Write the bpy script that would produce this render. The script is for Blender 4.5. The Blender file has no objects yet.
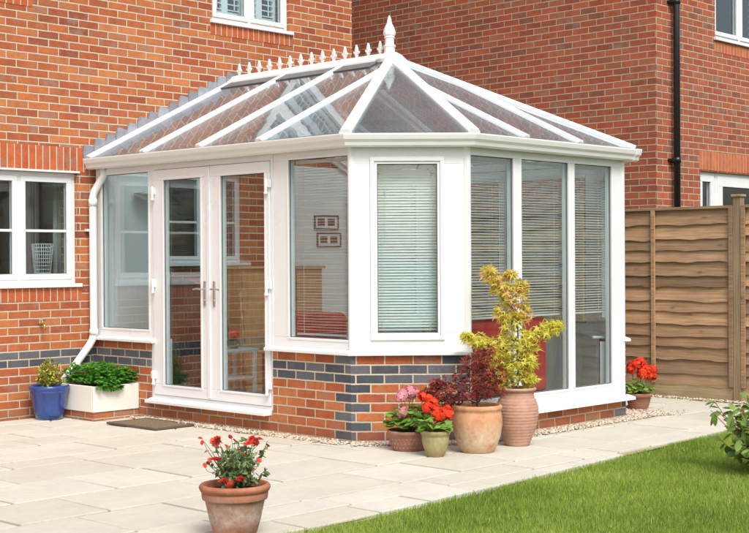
import bpy, bmesh, math, random
import numpy as np
from mathutils import Vector, Matrix
random.seed(7); rng = np.random.default_rng(11)
S = bpy.context.scene
COL = S.collection
PI = math.pi
# ------------------------------------------------------------------ camera
CAMH, YAW, PITCH, ROLL = 1.447, math.radians(43.633), math.radians(.277), math.radians(-.322)
F0 = Vector((math.cos(YAW), math.sin(YAW), 0)); R0 = Vector((math.sin(YAW), -math.cos(YAW), 0)); U0 = Vector((0, 0, 1))
F2v = F0*math.cos(PITCH)-U0*math.sin(PITCH); U2v = U0*math.cos(PITCH)+F0*math.sin(PITCH)
R3v = R0*math.cos(ROLL)+U2v*math.sin(ROLL); U3v = U2v*math.cos(ROLL)-R0*math.sin(ROLL)
cd = bpy.data.cameras.new('camera'); cam = bpy.data.objects.new('camera', cd); COL.objects.link(cam)
cd.sensor_width = 36; cd.lens = 1332.2/749*36; cd.clip_start = .1; cd.clip_end = 2000
M4 = Matrix((R3v, U3v, -F2v)).transposed().to_4x4(); M4.translation = Vector((0, 0, CAMH)); cam.matrix_world = M4
S.camera = cam
# ------------------------------------------------------------------ light
SUN_EL, SUN_AZ = 50, 243      # azimuth: direction the light comes FROM, degrees from +X counter-clockwise
w = bpy.data.worlds.new("World"); S.world = w; w.use_nodes = True
wn = w.node_tree.nodes; wl = w.node_tree.links
bg = wn['Background']; sky = wn.new('ShaderNodeTexSky'); sky.sky_type = 'NISHITA'; sky.sun_disc = False
sky.sun_elevation = math.radians(SUN_EL); sky.sun_rotation = math.radians(90-SUN_AZ); sky.air_density = 1.2; sky.dust_density = 4; sky.ozone_density = 1
hs = wn.new('ShaderNodeHueSaturation'); hs.inputs['Saturation'].default_value = .75; hs.inputs['Value'].default_value = 1.0
wl.new(sky.outputs[0], hs.inputs['Color']); wl.new(hs.outputs[0], bg.inputs[0]); bg.inputs[1].default_value = .15
sd = bpy.data.lights.new('sun', 'SUN'); so = bpy.data.objects.new('sun', sd); COL.objects.link(so)
sd.energy = 1.5; sd.angle = math.radians(24); sd.color = (1, .985, .96)
el, az = math.radians(SUN_EL), math.radians(SUN_AZ)
dv = Vector((math.cos(el)*math.cos(az), math.cos(el)*math.sin(az), math.sin(el)))
so.rotation_euler = dv.to_track_quat('Z', 'Y').to_euler()
S.view_settings.view_transform = 'Standard'; S.view_settings.look = 'None'; S.view_settings.gamma = 1
S.view_settings.use_curve_mapping = False; S.view_settings.exposure = .50
S.cycles.max_bounces = 10; S.cycles.transparent_max_bounces = 40; S.cycles.glossy_bounces = 5; S.cycles.transmission_bounces = 6

# ------------------------------------------------------------------ helpers
class MB:
    def __init__(s): s.v = []; s.f = []; s.uv = []; s.sm = []; s.rnd = []; s.curr = 0.5
    def face(s, idx, uvs=None, smooth=False):
        s.f.append(tuple(idx)); s.uv.append(uvs); s.sm.append(smooth); s.rnd.append(s.curr)
    def quad(s, pts, uvs=None, smooth=False):
        b = len(s.v); s.v += [tuple(p) for p in pts]; s.face(range(b, b+len(pts)), uvs, smooth)
    def box(s, x0, x1, y0, y1, z0, z1, T=None):
        c = [(x0,y0,z0),(x1,y0,z0),(x1,y1,z0),(x0,y1,z0),(x0,y0,z1),(x1,y0,z1),(x1,y1,z1),(x0,y1,z1)]
        if T: c = [tuple(T(*p)) for p in c]
        b = len(s.v); s.v += c
        for q in ((0,3,2,1),(4,5,6,7),(0,1,5,4),(1,2,6,5),(2,3,7,6),(3,0,4,7)): s.face([b+i for i in q])
    def loft(s, rings, closed=True, smooth=True, caps=True):
        b = len(s.v); n = len(rings[0])
        for r in rings: s.v += [tuple(p) for p in r]
        m = n if closed else n-1
        for i in range(len(rings)-1):
            for j in range(m):
                k = (j+1) % n
                s.face((b+i*n+j, b+i*n+k, b+(i+1)*n+k, b+(i+1)*n+j), None, smooth)
        if caps and closed:
            s.face([b+j for j in range(n)][::-1]); o = b+(len(rings)-1)*n; s.face([o+j for j in range(n)])
    def lathe(s, prof, c=(0,0,0), n=40, wob=0, smooth=True):
        rings = []
        for r, z in prof:
            rings.append([(c[0]+r*math.cos(2*PI*j/n), c[1]+r*math.sin(2*PI*j/n), c[2]+z) for j in range(n)])
        s.loft(rings, True, smooth, False)
        b = len(s.v)
        if prof[0][0] > .001: s.v += rings[0]; s.face(list(range(b, b+n))[::-1])
        b = len(s.v)
        if prof[-1][0] > .001: s.v += rings[-1]; s.face(list(range(b, b+n)))
    def tube(s, pts, r, n=8, smooth=True):
        pts = [Vector(p) for p in pts]; rr = r if hasattr(r, '__len__') else [r]*len(pts)
        rings = []; prev = None
        for i, p in enumerate(pts):
            d = (pts[min(i+1, len(pts)-1)]-pts[max(i-1, 0)]).normalized()
            if prev is None:
                a = d.cross(Vector((0,0,1)));
                if a.length < .1: a = d.cross(Vector((1,0,0)))
            else: a = prev-d*prev.dot(d)
            a.normalize(); prev = a; bb = d.cross(a)
            rings.append([p+(a*math.cos(2*PI*j/n)+bb*math.sin(2*PI*j/n))*rr[i] for j in range(n)])
        s.loft(rings, True, smooth, True)
    def build(s, name, mat, parent=None, bevel=0, recalc=True, uvface=None, seg=2, wn=False):
        me = bpy.data.meshes.new(name); me.from_pydata([tuple(p) for p in s.v], [], s.f)
        if any(u is not None for u in s.uv):
            l = me.uv_layers.new(name='UVMap'); k = 0
            for fi, f in enumerate(s.f):
                u = s.uv[fi]
                for j in range(len(f)):
                    if u is not None: l.data[k].uv = u[j]
                    k += 1
        me.polygons.foreach_set('use_smooth', s.sm)
        at = me.attributes.new('rnd', 'FLOAT', 'FACE'); at.data.foreach_set('value', s.rnd)
        if recalc:
            bm = bmesh.new(); bm.from_mesh(me); bmesh.ops.recalc_face_normals(bm, faces=bm.faces); bm.to_mesh(me); bm.free()
        me.materials.append(mat)
        o = bpy.data.objects.new(name, me); COL.objects.link(o)
        if parent: o.parent = parent; o.matrix_parent_inverse = pinv(parent)
        if bevel:
            m = o.modifiers.new('bevel', 'BEVEL'); m.width = bevel; m.segments = seg; m.limit_method = 'ANGLE'; m.angle_limit = math.radians(40)
        return o
def pinv(p):
    m = Matrix.Identity(4); q = p
    chain = []
    while q: chain.append(q); q = q.parent
    for q in reversed(chain):
        m = m @ q.matrix_parent_inverse @ Matrix.LocRotScale(q.location, q.rotation_euler, q.scale)
    return m.inverted()
def empty(name, loc, label, cat, group=None):
    o = bpy.data.objects.new(name, None); COL.objects.link(o); o.location = loc; o.empty_display_size = .1
    o['label'] = label; o['category'] = cat
    if group: o['group'] = group
    return o
def struct(o): o['kind'] = 'structure'; return o
def stuff(o): o['kind'] = 'stuff'; return o
def tag(o, label, cat, group=None):
    o['label'] = label; o['category'] = cat
    if group: o['group'] = group
    return o
class NT:
    def __init__(s, name):
        s.m = bpy.data.materials.new(name); s.m.use_nodes = True; s.t = s.m.node_tree; s.n = s.t.nodes; s.l = s.t.links
        s.b = s.n['Principled BSDF']; s.out = s.n['Material Output']
    def new(s, t, **k):
        x = s.n.new(t)
        for a, b in k.items(): setattr(x, a, b)
        return x
    def math(s, op, a, b=None, c=None, clamp=False):
        x = s.n.new('ShaderNodeMath'); x.operation = op; x.use_clamp = clamp
        for i, v in enumerate((a, b, c)):
            if v is None: continue
            if isinstance(v, (int, float)): x.inputs[i].default_value = v
            else: s.l.new(v, x.inputs[i])
        return x.outputs[0]
    def mix(s, fac, a, b, mode='MIX'):
        x = s.n.new('ShaderNodeMix'); x.data_type = 'RGBA'; x.blend_type = mode
        for i, v in ((0, fac), (6, a), (7, b)):
            if isinstance(v, (int, float)): x.inputs[i].default_value = v
            elif isinstance(v, tuple): x.inputs[i].default_value = (*v, 1)[:4]
            else: s.l.new(v, x.inputs[i])
        return x.outputs[2]
    def noise(s, vec, scale, detail=3, rough=.55, dim='3D'):
        x = s.n.new('ShaderNodeTexNoise'); x.inputs['Scale'].default_value = scale; x.inputs['Detail'].default_value = detail; x.inputs['Roughness'].default_value = rough
        if vec is not None: s.l.new(vec, x.inputs['Vector'])
        return x.outputs[0]
    def ramp(s, fac, stops, interp='LINEAR'):
        x = s.n.new('ShaderNodeValToRGB'); x.color_ramp.interpolation = interp; e = x.color_ramp.elements
        while len(e) < len(stops): e.new(.5)
        for i, (p, c) in enumerate(stops): e[i].position = p; e[i].color = (*c, 1) if len(c) == 3 else c
        s.l.new(fac, x.inputs[0]); return x.outputs[0]
    def bump(s, h, dist, strength=1):
        x = s.n.new('ShaderNodeBump'); x.inputs['Distance'].default_value = dist; x.inputs['Strength'].default_value = strength
        s.l.new(h, x.inputs['Height']); s.l.new(x.outputs[0], s.b.inputs['Normal'])
    def col(s, v):
        if isinstance(v, tuple): s.b.inputs['Base Color'].default_value = (*v, 1)
        else: s.l.new(v, s.b.inputs['Base Color'])
    def pos(s): return s.new('ShaderNodeNewGeometry').outputs['Position']
    def obj(s): return s.new('ShaderNodeTexCoord').outputs['Object']
    def attr(s, n='rnd'): x = s.new('ShaderNodeAttribute', attribute_name=n); return x.outputs['Fac']
    def rough(s, v):
        if isinstance(v, (int, float)): s.b.inputs['Roughness'].default_value = v
        else: s.l.new(v, s.b.inputs['Roughness'])
def simple(name, c, rough=.5, var=.12, scale=8, bump=0, metal=0, spec=None, attrvar=0):
    t = NT(name); p = t.pos(); n = t.noise(p, scale, 4)
    k = t.math('MULTIPLY_ADD', n, var*2, 1-var)
    if attrvar: k = t.math('MULTIPLY', k, t.math('MULTIPLY_ADD', t.attr(), attrvar*2, 1-attrvar))
    t.col(t.mix(1.0, c, t_gray(t, k), 'MULTIPLY')); t.rough(rough); t.b.inputs['Metallic'].default_value = metal
    if spec is not None: t.b.inputs['Specular IOR Level'].default_value = spec
    if bump: t.bump(t.noise(p, scale*6, 4), bump)
    return t.m
def t_gray(t, v):
    x = t.n.new('ShaderNodeCombineColor')
    for i in range(3): t.l.new(v, x.inputs[i])
    return x.outputs[0]
# ------------------------------------------------------------------ brick
def brick_mat(name, stops, mortar, blue=False, quoin=None, rowlock=None, bh=.075, bw=.225, mort=.0060, voff=.02, stain=.12, half=True):
    t = NT(name); uv = t.new('ShaderNodeUVMap', uv_map='UVMap').outputs[0]
    pos = t.pos()
    sp = t.new('ShaderNodeSeparateXYZ'); t.l.new(uv, sp.inputs[0])
    wob = t.new('ShaderNodeTexNoise'); wob.inputs['Scale'].default_value = 14; wob.inputs['Detail'].default_value = 3; t.l.new(uv, wob.inputs['Vector'])
    sw = t.new('ShaderNodeSeparateColor'); t.l.new(wob.outputs[1], sw.inputs[0])
    u = t.math('ADD', sp.outputs[0], t.math('MULTIPLY_ADD', sw.outputs[0], .006, -.003))
    v = t.math('ADD', sp.outputs[1], t.math('MULTIPLY_ADD', sw.outputs[1], .006, -.003))
    vr = t.math('DIVIDE', t.math('SUBTRACT', v, voff), bh); row = t.math('FLOOR', vr); fv = t.math('FRACT', vr)
    par = t.math('FLOORED_MODULO', row, 2)
    jit = t.new('ShaderNodeTexWhiteNoise', noise_dimensions='1D'); t.l.new(row, jit.inputs['W'])
    uu = t.math('ADD', t.math('DIVIDE', u, bw), t.math('ADD', t.math('MULTIPLY', par, .5 if half else 0), t.math('MULTIPLY', jit.outputs[0], .05)))
    c = t.math('FLOOR', uu); fu = t.math('FRACT', uu)
    du = t.math('MULTIPLY', t.math('MINIMUM', fu, t.math('SUBTRACT', 1, fu)), bw)
    dv_ = t.math('MULTIPLY', t.math('MINIMUM', fv, t.math('SUBTRACT', 1, fv)), bh)
    d = t.math('MINIMUM', du, dv_)
    fine = t.noise(uv, 120, 3)
    d = t.math('ADD', d, t.math('MULTIPLY_ADD', fine, .003, -.0015))
    mr = t.new('ShaderNodeMapRange', interpolation_type='SMOOTHSTEP'); t.l.new(d, mr.inputs[0]); mr.inputs[1].default_value = mort-.0015; mr.inputs[2].default_value = mort+.002
    mask = mr.outputs[0]
    cb = t.new('ShaderNodeCombineXYZ'); t.l.new(c, cb.inputs[0]); t.l.new(row, cb.inputs[1])
    wnz = t.new('ShaderNodeTexWhiteNoise', noise_dimensions='2D'); t.l.new(cb.outputs[0], wnz.inputs['Vector'])
    base = t.ramp(wnz.outputs[0], stops)
    # per-brick offset texture lookup
    va = t.new('ShaderNodeVectorMath', operation='ADD'); t.l.new(uv, va.inputs[0]); 
    vm = t.new('ShaderNodeVectorMath', operation='SCALE'); t.l.new(wnz.outputs[1], vm.inputs[0]); vm.inputs['Scale'].default_value = 30
    t.l.new(vm.outputs[0], va.inputs[1])
    mott = t.noise(va.outputs[0], 9, 5, .65); spk = t.noise(va.outputs[0], 70, 3, .7)
    w2 = t.new('ShaderNodeSeparateColor'); t.l.new(wnz.outputs[1], w2.inputs[0])
    # smoky grey patches on some bricks
    sm = t.math('MULTIPLY', t.math('MULTIPLY', t.math('SUBTRACT', mott, .47), 7, clamp=True), t.math('MULTIPLY_ADD', w2.outputs[1], 5, -3.3, clamp=True), clamp=True)
    base = t.mix(t.math('MULTIPLY', sm, .75), base, (.23, .155, .12))
    k = t.math('ADD', t.math('MULTIPLY_ADD', mott, .8, .60), t.math('MULTIPLY_ADD', spk, .8, -.40))
    base = t.mix(1.0, base, t_gray(t, k), 'MULTIPLY')
    if blue:
        rr = [t.math('COMPARE', row, r, .1) for r in blue]
        bl = rr[0]
        for q in rr[1:]: bl = t.math('MAXIMUM', bl, q)
        if quoin:
            below = t.math('LESS_THAN', row, blue[0]+1.5); npar = t.math('SUBTRACT', 1, par)
            for q in quoin:
                z = t.math('ADD', t.math('MULTIPLY', t.math('COMPARE', c, q-1, .1), npar), t.math('MULTIPLY', t.math('COMPARE', c, q, .1), par))
                bl = t.math('MAXIMUM', bl, t.math('MULTIPLY', z, below))
        bc = t.mix(1.0, t.ramp(wnz.outputs[0], [(0, (.060, .068, .085)), (.5, (.092, .098, .115)), (1, (.14, .14, .155))]), t_gray(t, k), 'MULTIPLY')
        base = t.mix(bl, base, bc)
    mc = t.mix(t.noise(pos, 5, 5), tuple(x*.8 for x in mortar), tuple(min(1, x*1.15) for x in mortar))
    colr = t.mix(mask, mc, base)
    st = t.noise(pos, .9, 5, .6)
    colr = t.mix(1.0, colr, t_gray(t, t.math('MULTIPLY_ADD', st, stain*2, 1-stain)), 'MULTIPLY')
    # splash dirt low down
    if stain:
        ps = t.new('ShaderNodeSeparateXYZ'); t.l.new(pos, ps.inputs[0])
        dz = t.math('MULTIPLY', t.math('SUBTRACT', t.math('MULTIPLY_ADD', t.noise(pos, 7, 5), .35, .0), ps.outputs[2]), 4, clamp=True)
        colr = t.mix(t.math('MULTIPLY', dz, .45), colr, (.16, .12, .09))
    t.col(colr); t.rough(.85)
    t.b.inputs['Specular IOR Level'].default_value = .3
    h = t.math('ADD', t.math('MULTIPLY', mask, 1.0), t.math('MULTIPLY', spk, .35)); h = t.math('ADD', h, t.math('MULTIPLY', w2.outputs[0], .25))
    t.bump(h, .006, .9)
    return t.m
A_ST = [(0, (.37, .096, .038)), (.22, (.46, .150, .052)), (.45, (.34, .086, .036)), (.65, (.49, .18, .064)), (.84, (.27, .072, .038)), (1, (.41, .112, .043))]
B_ST = [(0, (.35, .082, .042)), (.3, (.42, .112, .054)), (.5, (.28, .072, .042)), (.7, (.39, .122, .064)), (.86, (.24, .085, .055)), (1, (.36, .080, .040))]
MA = (.56, .47, .345); MBm = (.47, .37, .25)
m_brickA = brick_mat('orange_brick', A_ST, MA, blue=[7, 6])
m_brickC = brick_mat('orange_brick_with_quoins', A_ST, MA, blue=[7, 6], quoin=[0, 4, 14])
m_brickB = brick_mat('red_brick', B_ST, MBm)
m_soldA = brick_mat('soldier_brick', [(0, (.44, .095, .034)), (.5, (.52, .13, .045)), (1, (.40, .085, .034))], MA, bh=4, bw=.075, voff=-1.9, half=False)
m_soldB = brick_mat('soldier_brick_red', [(0, (.50, .13, .055)), (.5, (.56, .16, .07)), (1, (.46, .11, .05))], MBm, bh=4, bw=.075, voff=-1.9, half=False)
# ------------------------------------------------------------------ other materials
def upvc(name, c=(.79, .81, .815)):
    t = NT(name); p = t.pos(); n = t.noise(p, 3, 5)
    ps = t.new('ShaderNodeSeparateXYZ'); t.l.new(p, ps.inputs[0])
    g = t.math('MULTIPLY', t.math('SUBTRACT', t.noise(p, 11, 6, .7), .60), 2.2, clamp=True)
    t.col(t.mix(t.math('MULTIPLY', g, .3), t.mix(n, tuple(x*.95 for x in c), c), (.52, .50, .44))); t.rough(t.math('MULTIPLY_ADD', n, .15, .22)); return t.m
m_white = upvc('white_upvc'); m_gutter = upvc('white_gutter', (.78, .79, .775)); m_crest = upvc('white_crest', (.84, .84, .83))
def glass_mat(name, tint=(.86, .93, .92), r0=.06, refl=(1, 1, 1), rough=0.0, wav=0, dust=0):
    t = NT(name); t.n.remove(t.b)
    g = t.new('ShaderNodeNewGeometry'); dp = t.new('ShaderNodeVectorMath', operation='DOT_PRODUCT')
    t.l.new(g.outputs['Incoming'], dp.inputs[0]); t.l.new(g.outputs['Normal'], dp.inputs[1])
    c = t.math('ABSOLUTE', dp.outputs['Value']); k = t.math('POWER', t.math('SUBTRACT', 1, c, clamp=True), 5)
    fac = t.math('MULTIPLY_ADD', k, 1-r0, r0)
    tr = t.new('ShaderNodeBsdfTransparent'); tr.inputs[0].default_value = (*tint, 1)
    gl = t.new('ShaderNodeBsdfGlossy'); gl.inputs['Roughness'].default_value = rough; gl.inputs[0].default_value = (*refl, 1)
    if wav:
        b = t.new('ShaderNodeBump'); b.inputs['Distance'].default_value = wav; t.l.new(t.noise(t.pos(), 1.3, 2), b.inputs['Height']); t.l.new(b.outputs[0], gl.inputs['Normal'])
    mx = t.new('ShaderNodeMixShader'); t.l.new(fac, mx.inputs[0]); t.l.new(tr.outputs[0], mx.inputs[1]); t.l.new(gl.outputs[0], mx.inputs[2]); last = mx.outputs[0]
    if dust:
        df = t.new('ShaderNodeBsdfDiffuse'); df.inputs[0].default_value = (.55, .58, .60, 1); m3 = t.new('ShaderNodeMixShader')
        t.l.new(t.math('MULTIPLY', t.math('MULTIPLY_ADD', t.noise(t.pos(), 3.5, 6, .7), 1.5, .25), dust, clamp=True), m3.inputs[0]); t.l.new(last, m3.inputs[1]); t.l.new(df.outputs[0], m3.inputs[2]); last = m3.outputs[0]
    t.l.new(last, t.out.inputs[0])
    return t.m
m_glass = glass_mat('window_glass', tint=(.88, .935, .935), r0=.09, wav=.0012)
m_roofglass = glass_mat('roof_glass', tint=(.76, .80, .82), r0=.10, refl=(.88, .92, .94), wav=.0025, dust=.11)
m_lead = simple('lead_flashing', (.25, .26, .29), .6, .4, 14, .004, attrvar=.25)
m_apron = simple('grey_ridge_trim', (.10, .115, .125), .35, .15)
m_dark = simple('dark_room', (.05, .05, .05), .9)
m_black = simple('black_plastic', (.012, .013, .016), .28, .2)
m_plaster = simple('pale_plaster', (.76, .80, .81), .8, .05, 4)
m_chrome = simple('chrome', (.62, .63, .64), .35, .05, metal=1)
m_brass = simple('brass', (.75, .45, .10), .25, .1, metal=1)
m_blind = simple('blind_slat', (.74, .75, .73), .6, .05)
m_tile = simple('floor_tile', (.60, .56, .50), .5, .1)
def wood(name, c1, c2, axis=1, rough=.65, ringscale=6, attrv=.25, knots=False):
    t = NT(name); p = t.pos(); mp = t.new('ShaderNodeMapping'); t.l.new(p, mp.inputs[0])
    sc = [55, 55, 55]; sc[axis] = 2.2; mp.inputs['Scale'].default_value = sc
    ad = t.new('ShaderNodeVectorMath', operation='ADD'); t.l.new(mp.outputs[0], ad.inputs[0])
    cmb = t.new('ShaderNodeCombineXYZ'); a = t.math('MULTIPLY', t.attr(), 40); [t.l.new(a, cmb.inputs[i]) for i in range(3)]
    t.l.new(cmb.outputs[0], ad.inputs[1])
    n = t.noise(ad.outputs[0], 1.2, 6, .65); n2 = t.noise(p, 2.2, 4)
    c = t.mix(t.math('MULTIPLY_ADD', n, 2.8, -.9, clamp=True), c1, c2)
    k = t.math('MULTIPLY', t.math('MULTIPLY_ADD', t.attr(), attrv*2, 1-attrv), t.math('MULTIPLY_ADD', n2, .5, .75))
    c = t.mix(1.0, c, t_gray(t, k), 'MULTIPLY')
    if knots:
        vo = t.new('ShaderNodeTexVoronoi'); vo.inputs['Scale'].default_value = 1.0
        m2 = t.new('ShaderNodeMapping'); t.l.new(p, m2.inputs[0]); s2 = [7, 7, 7]; s2[axis] = 2.6; m2.inputs['Scale'].default_value = s2; t.l.new(m2.outputs[0], vo.inputs['Vector'])
        kk = t.math('SUBTRACT', 1, t.math('MULTIPLY', vo.outputs['Distance'], 7.5), clamp=True)
        c = t.mix(t.math('MULTIPLY', kk, .9), c, (.08, .035, .015))
        c = t.mix(t.math('MULTIPLY', t.math('SUBTRACT', t.noise(p, 1.7, 5, .65), .48), 2.2, clamp=True), c, (.26, .20, .145))
        ps_ = t.new('ShaderNodeSeparateXYZ'); t.l.new(p, ps_.inputs[0])
        gz = t.math('MULTIPLY', t.math('SUBTRACT', t.math('MULTIPLY_ADD', t.noise(p, 4, 5), .7, 0), ps_.outputs[2]), 2.2, clamp=True); c = t.mix(t.math('MULTIPLY', gz, .5), c, (.11, .10, .05))
    t.col(c); t.rough(rough); t.bump(n, .0025, .8); return t.m
m_fence = wood('fence_wood', (.25, .145, .075), (.47, .305, .17), 1, .75, attrv=.38, knots=True)
m_post = wood('post_wood', (.25, .175, .10), (.45, .33, .20), 2, .8)
m_gboard = wood('gravel_board_wood', (.32, .24, .125), (.50, .39, .22), 1, .8)
m_pine = wood('pine_wood', (.44, .25, .11), (.58, .37, .18), 2, .4)
m_wicker = simple('dark_wicker', (.05, .035, .025), .6, .4, 60, .003)
m_sofa = simple('red_leather', (.50, .03, .03), .45, .15, 5, .001)
m_terra = None
def terracotta(name, c, c2, band=None):
    t = NT(name); p = t.obj(); n = t.noise(p, 9, 6, .65)
    sp = t.new('ShaderNodeSeparateXYZ'); t.l.new(p, sp.inputs[0])
    col = t.mix(t.math('MULTIPLY_ADD', n, 3.0, -1.0, clamp=True), c, c2)
    col = t.mix(1.0, col, t_gray(t, t.math('MULTIPLY_ADD', t.noise(p, 26, 6, .75), .7, .65)), 'MULTIPLY')
    col = t.mix(t.math('MULTIPLY', t.math('SUBTRACT', t.noise(p, 5, 5, .7), .58), 4, clamp=True), col, tuple(q*.5 for q in c))
    if band:   # (z centre, half width, colour)
        z0, hw, bc, amt = band
        dd = t.math('ABSOLUTE', t.math('SUBTRACT', t.math('ADD', sp.outputs[2], t.math('MULTIPLY_ADD', n, .10, -.05)), z0))
        kb = t.math('MULTIPLY', t.math('SUBTRACT', 1, t.math('DIVIDE', dd, hw), clamp=True), t.math('MULTIPLY_ADD', t.noise(p, 22, 5, .7), 2.6, -.75, clamp=True))
        col = t.mix(t.math('MULTIPLY', kb, amt, clamp=True), col, bc)
    t.col(col); t.rough(.8); t.bump(t.noise(p, 60, 4), .0015); return t.m
m_tc1 = terracotta('terracotta_weathered', (.34, .115, .055), (.42, .17, .095), (.12, .12, (.55, .50, .46), 1.0))
m_tc2 = terracotta('terracotta_orange', (.47, .20, .09), (.62, .37, .21), (.10, .15, (.62, .52, .38), 1.2))
m_tc3 = terracotta('terracotta_pink', (.42, .235, .165), (.48, .285, .205), None)
m_tc4 = terracotta('terracotta_brown', (.26, .115, .075), (.34, .17, .12), None)
m_moss = terracotta('mossy_stoneware', (.30, .21, .10), (.24, .25, .10), (.10, .1, (.50, .42, .22), .8))
def glaze():
    t = NT('blue_glaze'); p = t.obj(); n = t.noise(p, 6, 4)
    t.col(t.mix(n, (.012, .04, .19), (.025, .075, .30))); t.rough(.12); t.b.inputs['Coat Weight'].default_value = .5; t.bump(t.noise(p, 18, 2), .003, .4); return t.m
m_blue = glaze()
m_soil = simple('soil', (.045, .028, .018), .95, .4, 40, .006)
def leafmat(name, a, b, trans=.35, rough=.5):
    t = NT(name); f = t.attr()
    c = t.ramp(f, [(0, a), (1, b)]) ; t.col(c); t.rough(rough)
    t.b.inputs['Specular IOR Level'].default_value = .25
    tl = t.new('ShaderNodeBsdfTranslucent'); t.l.new(c, tl.inputs[0]); mx = t.new('ShaderNodeMixShader'); mx.inputs[0].default_value = trans
    t.l.new(t.b.outputs[0], mx.inputs[1]); t.l.new(tl.outputs[0], mx.inputs[2]); t.l.new(mx.outputs[0], t.out.inputs[0]); return t.m
# ------------------------------------------------------------------ ground
def patio_mat():
    t = NT('sandstone_slab'); p = t.pos(); a = t.attr(); n = t.noise(p, 2.5, 6, .6); n2 = t.noise(p, 16, 5, .7)
    c = t.ramp(a, [(0, (.52, .50, .41)), (.3, (.58, .562, .475)), (.55, (.55, .52, .425)), (.8, (.60, .582, .50)), (1, (.53, .515, .435))])
    c = t.mix(1.0, c, t_gray(t, t.math('ADD', t.math('MULTIPLY_ADD', n, .30, .72), t.math('MULTIPLY', n2, .26))), 'MULTIPLY')
    bl = t.math('MULTIPLY', t.math('SUBTRACT', t.noise(p, 1.1, 6, .7), .56), 5, clamp=True)
    c = t.mix(t.math('MULTIPLY', bl, .28), c, (.40, .34, .25))
    sp_ = t.math('MULTIPLY', t.math('SUBTRACT', t.noise(p, 34, 3, .6), .70), 9, clamp=True)
    c = t.mix(t.math('MULTIPLY', sp_, .35), c, (.22, .19, .14))
    t.col(c); t.rough(.8); t.bump(t.math('ADD', t.noise(p, 5, 6, .65), t.math('MULTIPLY', n2, .2)), .012, .7); return t.m
m_slab = patio_mat()
m_joint = simple('sand_joint', (.40, .34, .22), .95, .25, 30, .004)
m_earth = simple('lawn_soil', (.07, .12, .025), .95, .3, 5)
def edge_y(x):   # lawn edge
    xs = [-30, 2, 4.765, 5.286, 5.914, 6.968, 8.043, 9.298, 10.645, 12.1]; ys = [5.3, 5.25, 5.247, 5.24, 5.275, 5.336, 5.438, 5.532, 5.65, 5.8]
    return float(np.interp(x, xs, ys))
# big ground sheet (lawn soil) reaching the horizon
g = MB(); g.quad([(-400, -400, -.03), (400, -400, -.03), (400, 400, -.03), (-400, 400, -.03)]); struct(g.build('ground', m_earth, recalc=False))
def inside_cons(x, y): return x > 7.2 and y > 14.45-x and y > 6.5 and x < 11.3
s = MB(); jn = MB()
ex_ = [-3, 2, 4.765, 5.286, 5.914, 6.968, 8.043, 9.298, 10.645, 12.1]
for a_, b_ in zip(ex_[:-1], ex_[1:]): jn.quad([(a_, edge_y(a_), -.014), (b_, edge_y(b_), -.014), (b_, 10.87, -.014), (a_, 10.87, -.014)])
y = 10.80; rowi = 0
rr = random.Random(5)
SLY = []
while y > 5.0:
    hgt = rr.choice([.6, .6, .45, .6, .3]); y0 = y-hgt
    x = -3-rr.random()*.6
    while x < 12.05:
        wd = rr.choice([.6, .9, .6, .45, .75]); x1 = min(x+wd, 12.08); g_ = .011
        yb = y0
        if x1 - x > .1:
            pts = []
            for px_, py_ in ((x+g_, y0+g_), (x1-g_, y0+g_), (x1-g_, y-g_), (x+g_, y-g_)): pts.append([px_+rr.uniform(-.004, .004), py_+rr.uniform(-.004, .004)])
            e0, e1 = edge_y(pts[0][0])+.0, edge_y(pts[1][0])+.0
            if pts[2][1] > max(e0, e1)+.03:
                pts[0][1] = max(pts[0][1], e0); pts[1][1] = max(pts[1][1], e1)
                cut = .35 < .3
                s.curr = rr.random(); z = rr.uniform(-.003, .003)
                b = len(s.v)
                top = [(p[0], p[1], z+rr.uniform(-.0015, .0015)) for p in pts]; bot = [(p[0], p[1], -.03) for p in pts]
                s.v += bot+top
                for q in ((4,5,6,7),(0,1,5,4),(1,2,6,5),(2,3,7,6),(3,0,4,7)): s.face([b+i for i in q])
        x = x1
    y = y0
struct(s.build('patio', m_slab, bevel=.005, recalc=False)); struct(jn.build('patio_joints', m_joint, recalc=False))

# ------------------------------------------------------------------ walls with openings
def wall_open(mb, T, t0, t1, z0, z1, ops, thick, uo=0):
    """T(t, n, z) -> world, n outward. ops = [(ta, tb, za, zb)]"""
    ts = sorted({t0, t1, *[o[0] for o in ops], *[o[1] for o in ops]}); zs = sorted({z0, z1, *[o[2] for o in ops], *[o[3] for o in ops]})
    for i in range(len(ts)-1):
        for j in range(len(zs)-1):
            a, b, c, d = ts[i], ts[i+1], zs[j], zs[j+1]; m = ((a+b)/2, (c+d)/2)
            if any(o[0] < m[0] < o[1] and o[2] < m[1] < o[3] for o in ops): continue
            for n in (0, -thick): mb.quad([T(a, n, c), T(b, n, c), T(b, n, d), T(a, n, d)], [(a+uo, c), (b+uo, c), (b+uo, d), (a+uo, d)])
    def rev(a, c, b, d, hor):
        if hor: mb.quad([T(a, 0, c), T(b, 0, d), T(b, -thick, d), T(a, -thick, c)], [(a+uo, c), (b+uo, c), (b+uo, c+thick), (a+uo, c+thick)])
        else: mb.quad([T(a, 0, c), T(b, 0, d), T(b, -thick, d), T(a, -thick, c)], [(a+uo, c), (a+uo, d), (a+uo+thick, d), (a+uo+thick, c)])
    for o in ops+[(t0, t1, z0, z1)]:
        rev(o[0], o[2], o[1], o[2], True); rev(o[0], o[3], o[1], o[3], True); rev(o[0], o[2], o[0], o[3], False); rev(o[1], o[2], o[1], o[3], False)
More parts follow.
